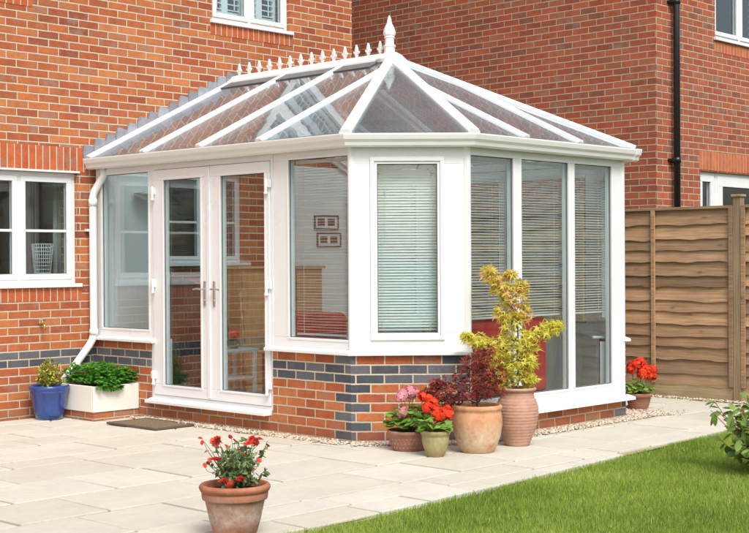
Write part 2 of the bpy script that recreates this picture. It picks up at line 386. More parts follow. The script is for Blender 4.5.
# frames: (t,n,z)
def TY(yc): return lambda t, n, z: (t, yc-n, z)          # wall facing -Y, t = X
def TX(xc): return lambda t, n, z: (xc-n, t, z)          # wall facing -X, t = Y
YA, XB, YC = 10.87, 12.957, 7.987
X1, Y12, X23, Y3, X34 = 7.462, 7.378, 8.129, 6.714, 10.349
YR, XR = 8.578, 9.241; X45 = XR+(XR-X1)
EXT = 8.6
HA = empty('brick_house', (8, YA, 0), 'orange brick house wall that the white conservatory is built against', 'house')
TA = TY(YA)
wA = MB()
opsA = [(6.06, 7.283, 1.235, 2.293), (8.955, 10.063, 3.985, 5.15), (5.7, 6.80, 3.985, 5.15), (8.30, 9.36, 1.42, 2.36), (9.60, 9.601, 1, 1.001)][:4]
wall_open(wA, TA, -4, 11.045, -.1, EXT, opsA, .28)
# gable end return of the house
def TE(t, n, z): return (11.045+n, t, z)
for (a, b) in ((YA, YA+8),):
    wA.quad([(11.045, a, -.1), (11.045, b, -.1), (11.045, b, EXT), (11.045, a, EXT)], [(a, -.1), (b, -.1), (b, EXT), (a, EXT)])
wA.build('wall', m_brickA, HA, recalc=False)
def soldiers(parent, T, t0, t1, z0, z1, mat, n=.004):
    m = MB(); 
    m.quad([T(t0, n, z0), T(t1, n, z0), T(t1, n, z1), T(t0, n, z1)], [(t0, z0), (t1, z0), (t1, z1), (t0, z1)])
    for (a, b, c, d) in ((t0, z0, t1, z0), (t0, z1, t1, z1), (t0, z0, t0, z1), (t1, z0, t1, z1)):
        m.quad([T(a, n, b), T(c, n, d), T(c, -.1, d), T(a, -.1, b)], [(a, b), (c, d), (c+.01, d), (a+.01, b)])
    m.build('soldier_course', mat, parent, recalc=False)
soldiers(HA, TA, 5.98, 7.36, 2.306, 2.538, m_soldA)
soldiers(HA, TA, 6.02, 7.32, 1.078, 1.200, m_soldA)
soldiers(HA, TA, 8.93, 10.10, 3.825, 3.945, m_soldA)
soldiers(HA, TA, 5.66, 6.80, 3.825, 3.945, m_soldA)

def window(parent, T, t0, t1, z0, z1, lights=1, name='window', glass=m_glass, fr=.055, sash=.05, bar=None, sill=True, n0=-.05, glassgeo=None, handle=False, sillw=.035, vbars=0, sasho=.012):
    m = MB()
    def bx(a, b, c, d, na, nb): m.box(a, b, na, nb, c, d, T)
    bx(t0, t1, z0, z0+fr, n0-.06, n0); bx(t0, t1, z1-fr, z1, n0-.06, n0)
    bx(t0, t0+fr, z0+fr, z1-fr, n0-.06, n0); bx(t1-fr, t1, z0+fr, z1-fr, n0-.06, n0)
    wd = (t1-t0)/lights
    gl = MB(); db = MB()
    for i in range(lights):
        a, b = t0+i*wd, t0+(i+1)*wd
        if i: bx(a-.03, a+.03, z0+fr, z1-fr, n0-.06, n0-.001)
        a2 = a+(fr if i == 0 else .03)-.012; b2 = b-(fr if i == lights-1 else .03)+.012; c2 = z0+fr-.012; d2 = z1-fr+.012; k = sash
        nn = n0+sasho
        bx(a2, b2, c2, c2+k, n0-.05, nn); bx(a2, b2, d2-k, d2, n0-.05, nn); bx(a2, a2+k, c2+k, d2-k, n0-.05, nn); bx(b2-k, b2, c2+k, d2-k, n0-.05, nn)
        gl.box(a2+k, b2-k, n0-.036, n0-.014, c2+k, d2-k, T)
        if bar: bx(a2+k, b2-k, z0+bar-.012, z0+bar+.012, n0-.045, n0-.006)
        # rubber gasket
        for q in ((a2+k, b2-k, c2+k, c2+k+.005), (a2+k, b2-k, d2-k-.005, d2-k), (a2+k, a2+k+.005, c2+k, d2-k), (b2-k-.005, b2-k, c2+k, d2-k)): db.box(q[0], q[1], n0-.013, n0-.008, q[2], q[3], T)
    o = m.build(name, m_white, parent, bevel=.004)
    gl.build('glass', glass, o); db.build('gasket', m_gasket, o)
    if sill:
        sm_ = MB(); sm_.box(t0-.03, t1+.03, n0-.06, sillw, z0-.035, z0, T); sm_.build('window_sill', m_white, parent, bevel=.005)
    return o
m_gasket = simple('grey_gasket', (.10, .10, .11), .6)
wl1 = window(HA, TA, 6.06, 7.283, 1.24, 2.293, 2, bar=.50, glass=m_glass)
hd = MB(); hd.box(6.04, 7.30, -.03, .02, 2.293, 2.312, TA); hd.build('head_trim', m_white, HA, bevel=.003)
wu1 = window(HA, TA, 8.955, 10.063, 3.98, 5.15, 2)
wu2 = window(HA, TA, 5.70, 6.80, 3.98, 5.15, 2)
wi = window(HA, TA, 8.30, 9.36, 1.43, 2.36, 2, bar=.42, sillw=.10, sash=.035, fr=.045)
# louvred shutters behind the upper windows
def shutters(parent, T, t0, t1, z0, z1, n):
    m = MB(); nl = 4; wd = (t1-t0)/nl
    for i in range(nl):
        a, b = t0+i*wd, t0+(i+1)*wd
        m.box(a, a+.045, n-.03, n, z0, z1, T); m.box(b-.045, b, n-.03, n, z0, z1, T); m.box(a+.045, b-.045, n-.03, n, z0, z0+.08, T); m.box(a+.045, b-.045, n-.03, n, z1-.08, z1, T)
        z = z0+.10
        while z < z1-.09:
            ang = math.radians(20); h2 = .032
            pts = [T(a+.045, n-.015-h2*math.cos(ang), z+h2*math.sin(ang)), T(b-.045, n-.015-h2*math.cos(ang), z+h2*math.sin(ang)), T(b-.045, n-.015+h2*math.cos(ang), z-h2*math.sin(ang)), T(a+.045, n-.015+h2*math.cos(ang), z-h2*math.sin(ang))]
            up = [(p[0], p[1], p[2]+.008) for p in pts]; m.loft([pts, up], True, False, True); z += .062
        m.box((a+b)/2-.005, (a+b)/2+.005, n+.015, n+.025, z0+.1, z1-.1, T)
    m.build('shutter', m_white, parent)
shutters(wu1, TA, 9.02, 10.0, 4.05, 5.09, -.17); shutters(wu2, TA, 5.76, 6.74, 4.05, 5.09, -.17)
# rooms behind the windows (floor, ceiling, back and side walls)
def room(parent, T, t0, t1, z0, z1, n0, depth, mat, name='room_wall'):
    m = MB(); k = .05
    m.box(t0-k, t1+k, n0-depth-k, n0-depth, z0-k, z1+k, T); m.box(t0-k, t1+k, n0-depth, n0, z0-k, z0, T); m.box(t0-k, t1+k, n0-depth, n0, z1, z1+k, T)
    m.box(t0-k, t0, n0-depth, n0, z0, z1, T); m.box(t1, t1+k, n0-depth, n0, z0, z1, T); m.build(name, mat, parent)
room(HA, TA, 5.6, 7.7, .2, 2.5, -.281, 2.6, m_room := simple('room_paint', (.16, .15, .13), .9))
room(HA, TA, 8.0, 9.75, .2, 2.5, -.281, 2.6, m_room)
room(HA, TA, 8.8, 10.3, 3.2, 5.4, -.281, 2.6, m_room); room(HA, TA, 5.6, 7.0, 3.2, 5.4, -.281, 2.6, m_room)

# ------------------------------------------------------------------ neighbour house
HB = empty('neighbour_house', (XB, YC, 0), 'red brick neighbouring house on the right with black downpipe at its corner', 'house')
TB = TX(XB); TC = TY(YC)
wB = MB(); wall_open(wB, TB, YC+.001, 26, -.1, EXT, [], .28, uo=.1)
wB.build('wall', m_brickB, HB, recalc=False)
wC = MB(); opsC = [(14.26, 15.6, 4.07, 5.3), (13.905, 15.5, .1, 2.47)]
wall_open(wC, TC, XB+.001, 20, -.1, EXT, opsC, .28, uo=-XB+YC+.1)
wC.build('wall', m_brickB, HB, recalc=False)
soldiers(HB, TC, 13.88, 15.6, 2.485, 2.705, m_soldB); soldiers(HB, TC, 14.24, 15.66, 3.90, 4.02, m_soldB)
wn1 = window(HB, TC, 14.26, 15.6, 4.07, 5.3, 2, bar=.72)
wn2 = window(HB, TC, 13.905, 14.33, .12, 2.47, 1, name='door_sidelight', sill=False, sash=.075)
wn3 = window(HB, TC, 14.335, 15.5, .12, 2.47, 1, name='garden_door', sill=False, sash=.12)
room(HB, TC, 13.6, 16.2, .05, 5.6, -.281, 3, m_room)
dp = MB(); xp, yp = 13.274, YC-.07
dp.tube([(xp, yp, 0), (xp, yp, 8.4)], .037, 14)
for z in (.9, 2.56, 4.35, 6.2):
    dp.tube([(xp, yp, z-.03), (xp, yp, z+.03)], .044, 14); dp.box(xp-.075, xp+.075, yp+.0, yp+.03, z-.015, z+.015)
    dp.box(xp-.09, xp+.09, yp+.03, YC, z-.012, z+.012)
dp.build('downpipe', m_black, HB)
# ------------------------------------------------------------------ roofs of both houses (overhanging above the picture)
def tile_mat():
    return simple('roof_tile', (.16, .10, .08), .8, .3, 12, .01)
m_rt = tile_mat()
r_ = MB(); r_.loft([[(-4.3, YA-.35, EXT), (-4.3, YA+4, EXT+2.9), (-4.3, YA+8.3, EXT)], [(11.3, YA-.35, EXT), (11.3, YA+4, EXT+2.9), (11.3, YA+8.3, EXT)]], True, False); r_.build('roof', m_rt, HA)
r_ = MB(); r_.loft([[(XB-.25, YC-.35, EXT+.02), (XB-.25, YC+8, EXT+3.5), (XB-.25, 26.3, EXT+.02)], [(20.2, YC-.35, EXT+.02), (20.2, YC+8, EXT+3.5), (20.2, 26.3, EXT+.02)]], True, False); r_.build('roof', m_rt, HB)

# ------------------------------------------------------------------ conservatory
CO = empty('conservatory', (XR, 8.6, 0), 'white conservatory with glazed hipped roof, crested ridge and double doors', 'conservatory')
plan = [(X1, YA), (X1, Y12), (X23, Y3), (X34, Y3), (X45, Y12), (X45, YA)]
plan = [Vector((*p, 0)) for p in plan]
def off_plan(d, z=0):
    """outline pushed outward by d (mitred)"""
    out = []; n = len(plan)
    nrm = []
    for i in range(n-1):
        e = (plan[i+1]-plan[i]).normalized(); nrm.append(Vector((e.y, -e.x, 0)))
    # outward check
    cen = Vector((XR, 9, 0))
    nrm = [k if k.dot(plan[i]-cen) > 0 else -k for i, k in enumerate(nrm)]
    for i in range(n):
        if i == 0: v = nrm[0]*d
        elif i == n-1: v = nrm[-1]*d
        else:
            b = (nrm[i-1]+nrm[i]); v = b*(d/(b.dot(nrm[i])))
        out.append((plan[i].x+v.x, plan[i].y+v.y, z))
    return out
L12 = (plan[2]-plan[1]).length
def TF(i):
    """facet i: t measured from its first plan corner, n outward"""
    a = plan[i]; e = (plan[i+1]-a).normalized(); nn = Vector((e.y, -e.x, 0))
    if nn.dot(a-Vector((XR, 9, 0))) < 0: nn = -nn
    return lambda t, n, z: tuple(a+e*t+nn*n+Vector((0, 0, z)))
T1 = TX(X1); T2 = TF(1); T3 = TY(Y3); T4 = TF(3); T5 = lambda t, n, z: (X45+n, t, z)
# dwarf wall: u runs 0 at the F1/F2 corner
dw = MB()
def seg(mb, T, t0, t1, z0, z1, u0, sgn=1, thick=.22):
    f = lambda t: u0-.05+sgn*(t-t0)
    for n in (0, -thick): mb.quad([T(t0, n, z0), T(t1, n, z0), T(t1, n, z1), T(t0, n, z1)], [(f(t0), z0), (f(t1), z0), (f(t1), z1), (f(t0), z1)])
    mb.quad([T(t0, 0, z1), T(t1, 0, z1), T(t1, -thick, z1), T(t0, -thick, z1)], [(f(t0), z1), (f(t1), z1), (f(t1), z1+.2), (f(t0), z1+.2)])
    for t in (t0, t1): mb.quad([T(t, 0, z0), T(t, 0, z1), T(t, -thick, z1), T(t, -thick, z0)], [(f(t), z0), (f(t), z1), (f(t)+thick, z1), (f(t)+thick, z0)])
DZ = 0.695
seg(dw, T1, Y12, 8.293, -.1, DZ, 0, -1)
seg(dw, T1, 8.293, 9.97, -.1, .15, -(8.293-Y12), -1)
seg(dw, T1, 9.97, YA, -.1, DZ, -(9.97-Y12), -1)
seg(dw, T2, 0, L12, -.1, DZ, 0, 1)
seg(dw, T3, X23, X34, -.1, .165, L12, 1)
seg(dw, T4, 0, L12, -.1, DZ, L12+(X34-X23), 1)
seg(dw, T5, Y12, YA, -.1, DZ, 2*L12+(X34-X23), 1)
dw.build('dwarf_wall', m_brickC, CO, recalc=False)
# interior lining of the dwarf wall and floor
ip = off_plan(-.235)
fl = MB(); fl.quad([(p[0], p[1], .12) for p in off_plan(-.2)]); fl.build('floor', m_tile, CO, recalc=False)
for i in (0, 1, 3, 4):
    a, b = Vector(ip[i]), Vector(ip[i+1])
    if i == 0:
        parts = [(Vector((a.x, 9.97, 0)), Vector((a.x, YA, 0))), (Vector((a.x, b.y, 0)), Vector((a.x, 8.293, 0)))]
    else: parts = [(a, b)]
    for p, q in parts:
        e = (q-p).normalized(); nn = Vector((e.y, -e.x, 0))*.012; li = MB()
        r0_ = [p-nn, q-nn, q+nn, p+nn]; li.loft([[(v.x, v.y, .12) for v in r0_], [(v.x, v.y, .72) for v in r0_]], True, False); li.build('inner_lining', m_plaster, CO)
for T, t0, t1, e0, e1 in ((T4, -.012, -.001, -.235, -.09), (T2, L12+.001, L12+.012, -.235, -.09)):
    m = MB(); m.box(t0, t1, e0, e1, .12, .695, T); m.build('inner_lining', m_plaster, CO)
for T, t0, t1 in ((T4, 0, L12-.1), (T2, .1, L12), (T5, Y12+.1, YA-.02), (T1, Y12+.1, 8.27)):
    m = MB(); m.box(t0, t1, -.30, -.155, .722, .742, T); m.build('window_board', m_white, CO, bevel=.004)
def strip(prof, name, mat, i0=0, i1=5, bevel=.003, ends=True):
    """sweep a profile [(offset, z)] along facets i0..i1 of the plan"""
    m = MB(); rings = []
    offs = {d: off_plan(d) for d, z in prof}
    rings = [[(offs[d][i][0], offs[d][i][1], z) for d, z in prof] for i in range(i0, i1+1)]
    m.loft(rings, True, False, True); return m.build(name, mat, CO, bevel=bevel)
# sills
sl = MB()
def sill(T, t0, t1, z, out=.045, h=.03, name='sill'):
    m = MB(); prof = [(out, z), (out, z+h*.8), (.0, z+h+.012), (-.15, z+h+.012), (-.15, z)]
    m.loft([[T(t, n, zz) for n, zz in prof] for t in (t0, t1)], True, False, True); m.build(name, m_white, CO, bevel=.003)
sill(T1, 8.293+.03, 9.97-.0, .150, .075, .032, 'door_sill'); 
sill(T1, 9.90, YA, DZ)
m = MB(); offs = {}
prof = [(.045, DZ), (.045, DZ+.024), (0, DZ+.042), (-.15, DZ+.042), (-.15, DZ)]
# one mitred sill round the F1/F2 corner
P_ = {d: off_plan(d) for d, z in prof}
ring0 = [(P_[d][1][0], 8.36, z) for d, z in prof]
ring1 = [(P_[d][1][0], P_[d][1][1], z) for d, z in prof]
ring2 = [T2(L12+.02, d, z) for d, z in prof]
m.loft([ring0, ring1, ring2], True, False, True); m.build('sill', m_white, CO, bevel=.003)
ring0 = [T4(-.02, d, z) for d, z in prof]; ring1 = [(P_[d][4][0], P_[d][4][1], z) for d, z in prof]; ring2 = [(P_[d][5][0], P_[d][5][1]-.01, z) for d, z in prof]
m = MB(); m.loft([ring0, ring1, ring2], True, False, True); m.build('sill', m_white, CO, bevel=.003)
sill(T3, X23-.04, X34+.05, .165, .075, .032)
# posts, heads and glazed frames
ZT = 2.36
def frame_panel(T, t0, t1, z0, z1, g, n0=-.015, name='window', sash=None, blind=None, handle=None, dep=.07):
    """fixed frame t0..t1,z0..z1 with glass hole(s) g=[(a,b,c,d)]"""
    m = MB(); gl = MB(); gk = MB()
    ts = sorted({t0, t1, *[q for h in g for q in h[:2]]}); c, d = g[0][2], g[0][3]
    m.box(t0, t1, n0-dep, n0, z0, c, T); m.box(t0, t1, n0-dep, n0, d, z1, T)
    for i in range(0, len(ts), 2): m.box(ts[i], ts[i+1], n0-dep, n0, c, d, T)
    # glazing bead: chamfered lip round the glass
    for (a, b, c, d) in g:
        k = .014
        for (aa, bb, cc, dd) in ((a-k*1.5, b+k*1.5, c-k*1.5, c), (a-k*1.5, b+k*1.5, d, d+k*1.5), (a-k*1.5, a, c, d), (b, b+k*1.5, c, d)): m.box(aa, bb, n0-.01, n0+.005, cc, dd, T)
        if sash:
            q = sash
            for (aa, bb, cc, dd) in ((a-q, b+q, c-q, c-.022), (a-q, b+q, d+.022, d+q), (a-q, a-.022, c-.022, d+.022), (b+.022, b+q, c-.022, d+.022)): m.box(aa, bb, n0-.01, n0+.018, cc, dd, T)
        gl.box(a, b, n0-.045, n0-.021, c, d, T)
        for (aa, bb, cc, dd) in ((a, b, c, c+.006), (a, b, d-.006, d), (a, a+.006, c+.006, d-.006), (b-.006, b, c+.006, d-.006)): gk.box(aa, bb, n0-.02, n0-.012, cc, dd, T)
    o = m.build(name, m_white, CO, bevel=.0035)
    gl.build('glass', m_glass, o); gk.build('gasket', m_gasket, o)
    if blind is not None:
        for (a, b, c, d) in g: make_blind(o, T, a-.02, b+.02, c+.01, d+.0, n0-.12, *blind)
    return o
def make_blind(parent, T, a, b, c, d, n, tilt=25, drop=1.0, pitch=.023, sag=0):
    m = MB(); z = d-.045; zb = d-(d-c)*drop
    ang = math.radians(tilt); h = .0095
    while z > zb+.03:
        j = random.uniform(-.004, .004)
        ca, sa = math.cos(ang+j)*h, math.sin(ang+j)*h
        mid = .0025
        p = [(n-ca, z-sa), (n, z+mid), (n+ca, z+sa)]
        A_ = [T(a, q, r) for q, r in p]; B_ = [T(b, q, r) for q, r in p]
        bse = len(m.v); m.v += A_+B_
        m.face((bse, bse+1, bse+4, bse+3), None, True); m.face((bse+1, bse+2, bse+5, bse+4), None, True)
        z -= pitch
    m.box(a, b, n-.012, n+.012, zb+.005, zb+.02, T); m.box(a, b, n-.016, n+.016, d-.03, d-.003, T)
    for q in (.12, .88):
        t = a+(b-a)*q; m.box(t-.0012, t+.0012, n+.013, n+.015, zb+.01, d-.01, T)
    t = a+.09; m.box(t-.002, t+.002, n+.02, n+.024, zb+.55*(d-zb), d-.02, T)
    m.build('blind', m_blind, parent, recalc=False)
GZ0, GZ1 = .815, 2.276
frame_panel(T1, 9.972, YA-.02, DZ+.042, ZT, [(10.015, 10.75, GZ0, GZ1)])
frame_panel(T1, Y12+.0, 8.291, DZ+.042, ZT, [(7.41, 8.105, GZ0, GZ1)], blind=(0, 1.0))
frame_panel(T2, .02, .94, DZ+.042, ZT, [(.215, .690, .869, 2.205)], sash=.055, blind=(-66, 1.0))
frame_panel(T3, X23+.0, X34, .207, ZT, [(8.142, 8.715, .325, GZ1), (8.824, 9.488, .325, GZ1), (9.579, 10.15, .325, GZ1)], blind=(-14, .68))
frame_panel(T4, .02, .94, DZ+.042, ZT, [(.215, .690, .869, 2.205)], sash=.055, blind=(-15, 1.0))
frame_panel(T5, Y12+.05, 8.53, DZ+.042, ZT, [(7.55, 8.43, GZ0, GZ1)], sash=.05, blind=(20, 1.0))
frame_panel(T5, 8.535, 9.69, DZ+.042, ZT, [(8.63, 9.60, GZ0, GZ1)], sash=.05, blind=(20, 1.0))
frame_panel(T5, 9.695, YA-.02, DZ+.042, ZT, [(9.79, 10.76, GZ0, GZ1)], sash=.05, blind=(20, 1.0))
# corner posts
for i in (1, 2, 3, 4):
    m = MB(); p = plan[i]
    z0_ = .207 if i in (2, 3) else DZ+.042
    q = [Vector(off_plan(d)[i]) for d in (-.004, -.10)]
    A_, B_ = q
    e = (B_-A_).normalized(); s_ = Vector((e.y, -e.x, 0))
    ring = [A_+s_*.012, A_-s_*.012, A_-s_*.03+e*.02, B_-s_*.03, B_+s_*.03, A_+s_*.03+e*.02]
    m.loft([[(v.x, v.y, zz) for v in ring] for zz in (z0_, ZT)], True, False, True); m.build('corner_post', m_white, CO, bevel=.002)
# french doors
fm = MB()
fm.box(8.293, 9.97, -.085, -.012, 2.285, ZT, T1); fm.box(8.293, 8.325, -.085, -.012, .19, 2.285, T1); fm.box(9.93, 9.97, -.085, -.012, .19, 2.285, T1); fm.box(8.325, 9.93, -.085, -.012, .19, .222, T1)
dfm = fm.build('door_frame', m_white, CO, bevel=.003)
def leaf(t0, t1, ga, gb, hinge_t, hdir, hx):
    m = MB(); z0, z1, c, d = .226, 2.281, .322, 2.186; n0 = .0
    m.box(t0, t1, -.07, n0, z0, c, T1); m.box(t0, t1, -.07, n0, d, z1, T1); m.box(t0, ga, -.07, n0, c, d, T1); m.box(gb, t1, -.07, n0, c, d, T1)
    for (aa, bb, cc, dd) in ((ga-.02, gb+.02, c-.02, c), (ga-.02, gb+.02, d, d+.02), (ga-.02, ga, c, d), (gb, gb+.02, c, d)): m.box(aa, bb, -.01, .006, cc, dd, T1)
    o = m.build('door', m_white, CO, bevel=.004)
    g_ = MB(); g_.box(ga, gb, -.045, -.021, c, d, T1); g_.build('glass', m_glass, o)
    k = MB()
    for q in ((ga, gb, c, c+.006), (ga, gb, d-.006, d), (ga, ga+.006, c, d), (gb-.006, gb, c, d)): k.box(q[0], q[1], -.02, -.012, q[2], q[3], T1)
    k.build('gasket', m_gasket, o)
    for z in (.39, 1.23, 2.08):
        h = MB(); h.tube([T1(hinge_t, .022, z-.055), T1(hinge_t, .022, z+.055)], .014, 10); h.box(hinge_t-.045, hinge_t+.02, .0, .018, z-.02, z+.045, T1) if hdir < 0 else h.box(hinge_t-.02, hinge_t+.045, .0, .018, z-.02, z+.045, T1)
        h.tube([T1(hinge_t, .022, z-.075), T1(hinge_t, .022, z-.055)], .018, 10); h.build('hinge', m_white, o, bevel=.002)
    h = MB(); h.box(hx-.013, hx+.013, .001, .012, 1.05, 1.27, T1)
    h.tube([T1(hx, .01, 1.20), T1(hx, .05, 1.20)], .009, 8); s_ = 1 if hdir > 0 else -1
    h.tube([T1(hx, .048, 1.20), T1(hx+s_*.05, .052, 1.203), T1(hx+s_*.11, .048, 1.197)], [.010, .009, .008], 8)
    h.tube([T1(hx, .01, 1.10), T1(hx, .018, 1.10)], .010, 10)
    h.build('handle', m_chrome, o, bevel=.001)
leaf(9.121, 9.926, 9.236, 9.768, 9.905, 1, 9.175); leaf(8.329, 9.116, 8.388, 8.962, 8.345, -1, 9.045)
m = MB(); m.box(9.100, 9.137, .0005, .012, .24, 2.27, T1); m.build('door_astragal', m_white, CO, bevel=.003)
# fascia / eaves beam, gutter
strip([(-.09, 2.362), (.0, 2.362), (.0, 2.43), (-.09, 2.43)], 'eaves_beam', m_white)
gp = [(.002, 2.338), (.06, 2.333), (.085, 2.345), (.092, 2.372), (.112, 2.392), (.122, 2.425), (.122, 2.437), (.108, 2.437), (.104, 2.42), (.002, 2.42)]
strip(gp, 'gutter', m_gutter, bevel=.002)
# gutter unions
for T, ts in ((T3, (X34+.05,)), (T1, ())):
    for t in ts:
        m = MB(); m.loft([[T(tt, d+(.006 if d > .01 else .001), z+(-.005 if z < 2.4 else .004)) for d, z in gp] for tt in (t-.04, t+.04)], True, False, True); m.build('gutter_union', m_gutter, CO, bevel=.002)
# roof geometry
ZE, ZR = 2.445, 3.36
EAV = .085
ev = off_plan(EAV, ZE)
apex = Vector((XR, YR, ZR)); back = Vector((XR, YA, ZR))
slopes = [([Vector(ev[0]), Vector(ev[1]), apex, back]), [Vector(ev[1]), Vector(ev[2]), apex], [Vector(ev[2]), Vector(ev[3]), apex], [Vector(ev[3]), Vector(ev[4]), apex], [Vector(ev[4]), Vector(ev[5]), back, apex]]
def nrm(pts):
    n = (pts[1]-pts[0]).cross(pts[2]-pts[0]).normalized(); return n if n.z > 0 else -n
def rafter(a, b, n, w=.088, h=.035, up=.024, name='rafter'):
    a, b = Vector(a), Vector(b); d = (b-a).normalized(); s_ = d.cross(n).normalized()
    prof = [(-w/2, -h), (-w/2, up*.2), (-w*.32, up), (w*.32, up), (w/2, up*.2), (w/2, -h)]
    m = MB(); m.loft([[p+s_*q+n*r for q, r in prof] for p in (a, b)], True, False, True)
    # internal stem
    m.box(0, 1, -.018, .018, -.085, -h, lambda t, q, r: tuple(a+(b-a)*t+s_*q+n*r))
    return m.build(name, m_white, CO, bevel=.003)
n1, n2, n3 = nrm(slopes[0]), nrm(slopes[1]), nrm(slopes[2]); n4, n5 = nrm(slopes[3]), nrm(slopes[4])
def on_slope(n, p0, x, y): return Vector((x, y, p0.z-(n.x*(x-p0.x)+n.y*(y-p0.y))/n.z))
def glass_poly(pts, n, name='roof_pane'):
    m = MB(); m.loft([[p-n*.012 for p in pts], [p+n*.004 for p in pts]], True, False, True); m.build(name, m_roofglass, CO)
xe = ev[1][0]
f1y = [YA-.03, 9.98, 9.16, 8.36, ev[1][1]]
# F1 slope panes + bars (and mirrored F5 slope)
for side in (0, 1):
    mir = (lambda v: Vector((2*XR-v.x, v.y, v.z))) if side else (lambda v: v)
    nn = n5 if side else n1
    def hip_at(y):    # point on hip corner->apex at given y
        a = Vector(ev[1]); k = (y-a.y)/(apex.y-a.y); return a.lerp(apex, max(0, min(1, k)))
    tops = []
    for i, yy in enumerate(f1y[:-1]):
        bot = Vector((xe, yy, ZE)); top = Vector((XR, yy, ZR)) if yy >= YR else hip_at(yy); tops.append((bot, top))
        rafter(mir(bot), mir(top), nn, w=.095 if i == 0 else .085)
    tops.append((Vector(ev[1]), Vector(ev[1])))
    for i in range(len(tops)-1):
        b0, t0 = tops[i]; b1, t1 = tops[i+1]; poly = [b0, b1]
        if (t1-b1).length > .01: poly.append(t1)
        if b1.y < YR < b0.y and t0.y >= YR: poly.append(apex)
        poly.append(t0); glass_poly([mir(p) for p in poly], nn)
    # F2 / F4 single facet
    glass_poly([mir(p) for p in slopes[1]], n4 if side else n2)
    hn = (n1+n2).normalized(); hn = Vector((-hn.x, hn.y, hn.z)) if side else hn
    rafter(mir(Vector(ev[1])), mir(apex), hn, w=.10, up=.03, name='hip_rafter')
    hn = (n2+n3).normalized(); hn = Vector((-hn.x, hn.y, hn.z)) if side else hn
    rafter(mir(Vector(ev[2])), mir(apex), hn, w=.10, up=.03, name='hip_rafter')
# F3 slope
e2, e3 = Vector(ev[2]), Vector(ev[3])
bars3 = [8.77, 9.535]; pts3 = []
for xx in bars3:
    k = (xx-e2.x)/(apex.x-e2.x) if xx < apex.x else (e3.x-xx)/(e3.x-apex.x); hp = (e2 if xx < apex.x else e3).lerp(apex, k)
    bt = Vector((xx, e2.y, ZE)); pts3.append((bt, hp)); rafter(bt, hp, n3)
glass_poly([e2, pts3[0][0], pts3[0][1]], n3); glass_poly([pts3[0][0], pts3[1][0], pts3[1][1], apex, pts3[0][1]], n3); glass_poly([pts3[1][0], e3, pts3[1][1]], n3)
# bar end caps along the eaves
# ridge
m = MB(); yb = YR-.05
pr = [(-.105, ZR-.045), (-.10, ZR-.015), (-.045, ZR+.022), (-.03, ZR+.045), (.03, ZR+.045), (.045, ZR+.022), (.10, ZR-.015), (.105, ZR-.045)]
m.loft([[(XR+a, yy, b) for a, b in pr] for yy in (yb, YA-.001)], True, False, True); rd = m.build('ridge', m_white, CO, bevel=.004)
m = MB(); m.box(XR-.17, XR+.17, yb+.12, YA-.01, ZR-.26, ZR-.10); m.build('ridge_underside', m_lead, CO)
for sg, nn_ in ((-1, n1), (1, n5)):
    m = MB(); a_ = Vector((XR+sg*.08, 0, ZR-.08*(ZR-ZE)/(XR-xe))); b_ = Vector((XR+sg*.235, 0, ZR-.235*(ZR-ZE)/(XR-xe)))
    rings = []
    for yy in (YR+.06, YA-.01): o_ = Vector((0, yy, 0)); rings.append([a_+o_+nn_*.006, b_+o_+nn_*.006, b_+o_+nn_*.016, a_+o_+nn_*.016])
    m.loft(rings, True, False, True); m.build('ridge_apron', m_apron, CO, bevel=.002)
m = MB(); m.lathe([(.02, -.06), (.14, -.055), (.15, -.02), (.10, .025), (.055, .05), (.0, .05)], (XR, YR, ZR), 16, smooth=False); m.build('ridge_boss', m_white, CO, bevel=.003)
# finial
fp = [(.052, .04), (.052, .10), (.060, .105), (.060, .12), (.044, .125), (.044, .185), (.052, .19), (.050, .20), (.045, .205), (.056, .215), (.060, .235), (.053, .270), (.038, .305), (.026, .325), (.023, .342), (.021, .36), (.012, .385), (.002, .405)]
m = MB(); m.lathe([(r*1.0, z) for r, z in fp], (XR, YR+.02, ZR), 8, smooth=False); m.build('finial', m_crest, CO, bevel=.002)
# cresting: fleur spikes on a rail
nsp = 14; y_a, y_b = YR+.14, YA-.10
def spike_outline():
    L = [(.008, 0), (.008, .020), (.018, .028), (.012, .036), (.024, .040), (.034, .052), (.031, .064), (.024, .058), (.014, .054), (.016, .070), (.013, .088), (.006, .106), (0, .122)]
    L = [(a*1.05, b*1.08) for a, b in L]; return L+[(-a, b) for a, b in L[::-1][1:]]
so_ = spike_outline(); zc_ = ZR+.043
for i in range(nsp):
    yy = y_a+(y_b-y_a)*i/(nsp-1); m = MB()
    m.loft([[(XR+dx, yy+a, zc_+b) for a, b in so_] for dx in (-.012, .012)], True, False, True); m.build('crest_spike', m_crest, rd, bevel=.0015)
m = MB(); m.box(XR-.009, XR+.009, y_a-.05, y_b+.05, zc_, zc_+.010); m.build('crest_rail', m_crest, rd)
# stepped lead flashing on the house wall
m = MB(); sl_ = (ZR-ZE)/(XR-xe)
for sgn in (0, 1):
    x = xe-.03; k = 0
    while x < XR-.02:
        zz = ZE+(x-xe)*sl_; w_ = .168
        a = x; b = min(x+w_, XR+.03); j = random.uniform(-.006, .006)
        pts = [(a, zz-.02), (b, zz+w_*sl_-.02), (b, zz+w_*sl_+.045+j), (a+.030, zz+.145+j), (a+.008, zz+.135+j), (a-.008, zz+.06+j)]
        if sgn: pts = [(2*XR-p, q) for p, q in pts]
        dpt = .004+.003*(k % 2); pts = [(p+random.uniform(-.005, .005), q+random.uniform(-.006, .006)) for p, q in pts]
        m.curr = random.random()
        m.loft([[(p, YA-.002, q) for p, q in pts], [(p, YA-dpt-.006-(0.008 if p < a+.03 else 0), q) for p, q in pts]], True, False, True)
        x += .128; k += 1
m.build('lead_flashing', m_lead, CO)
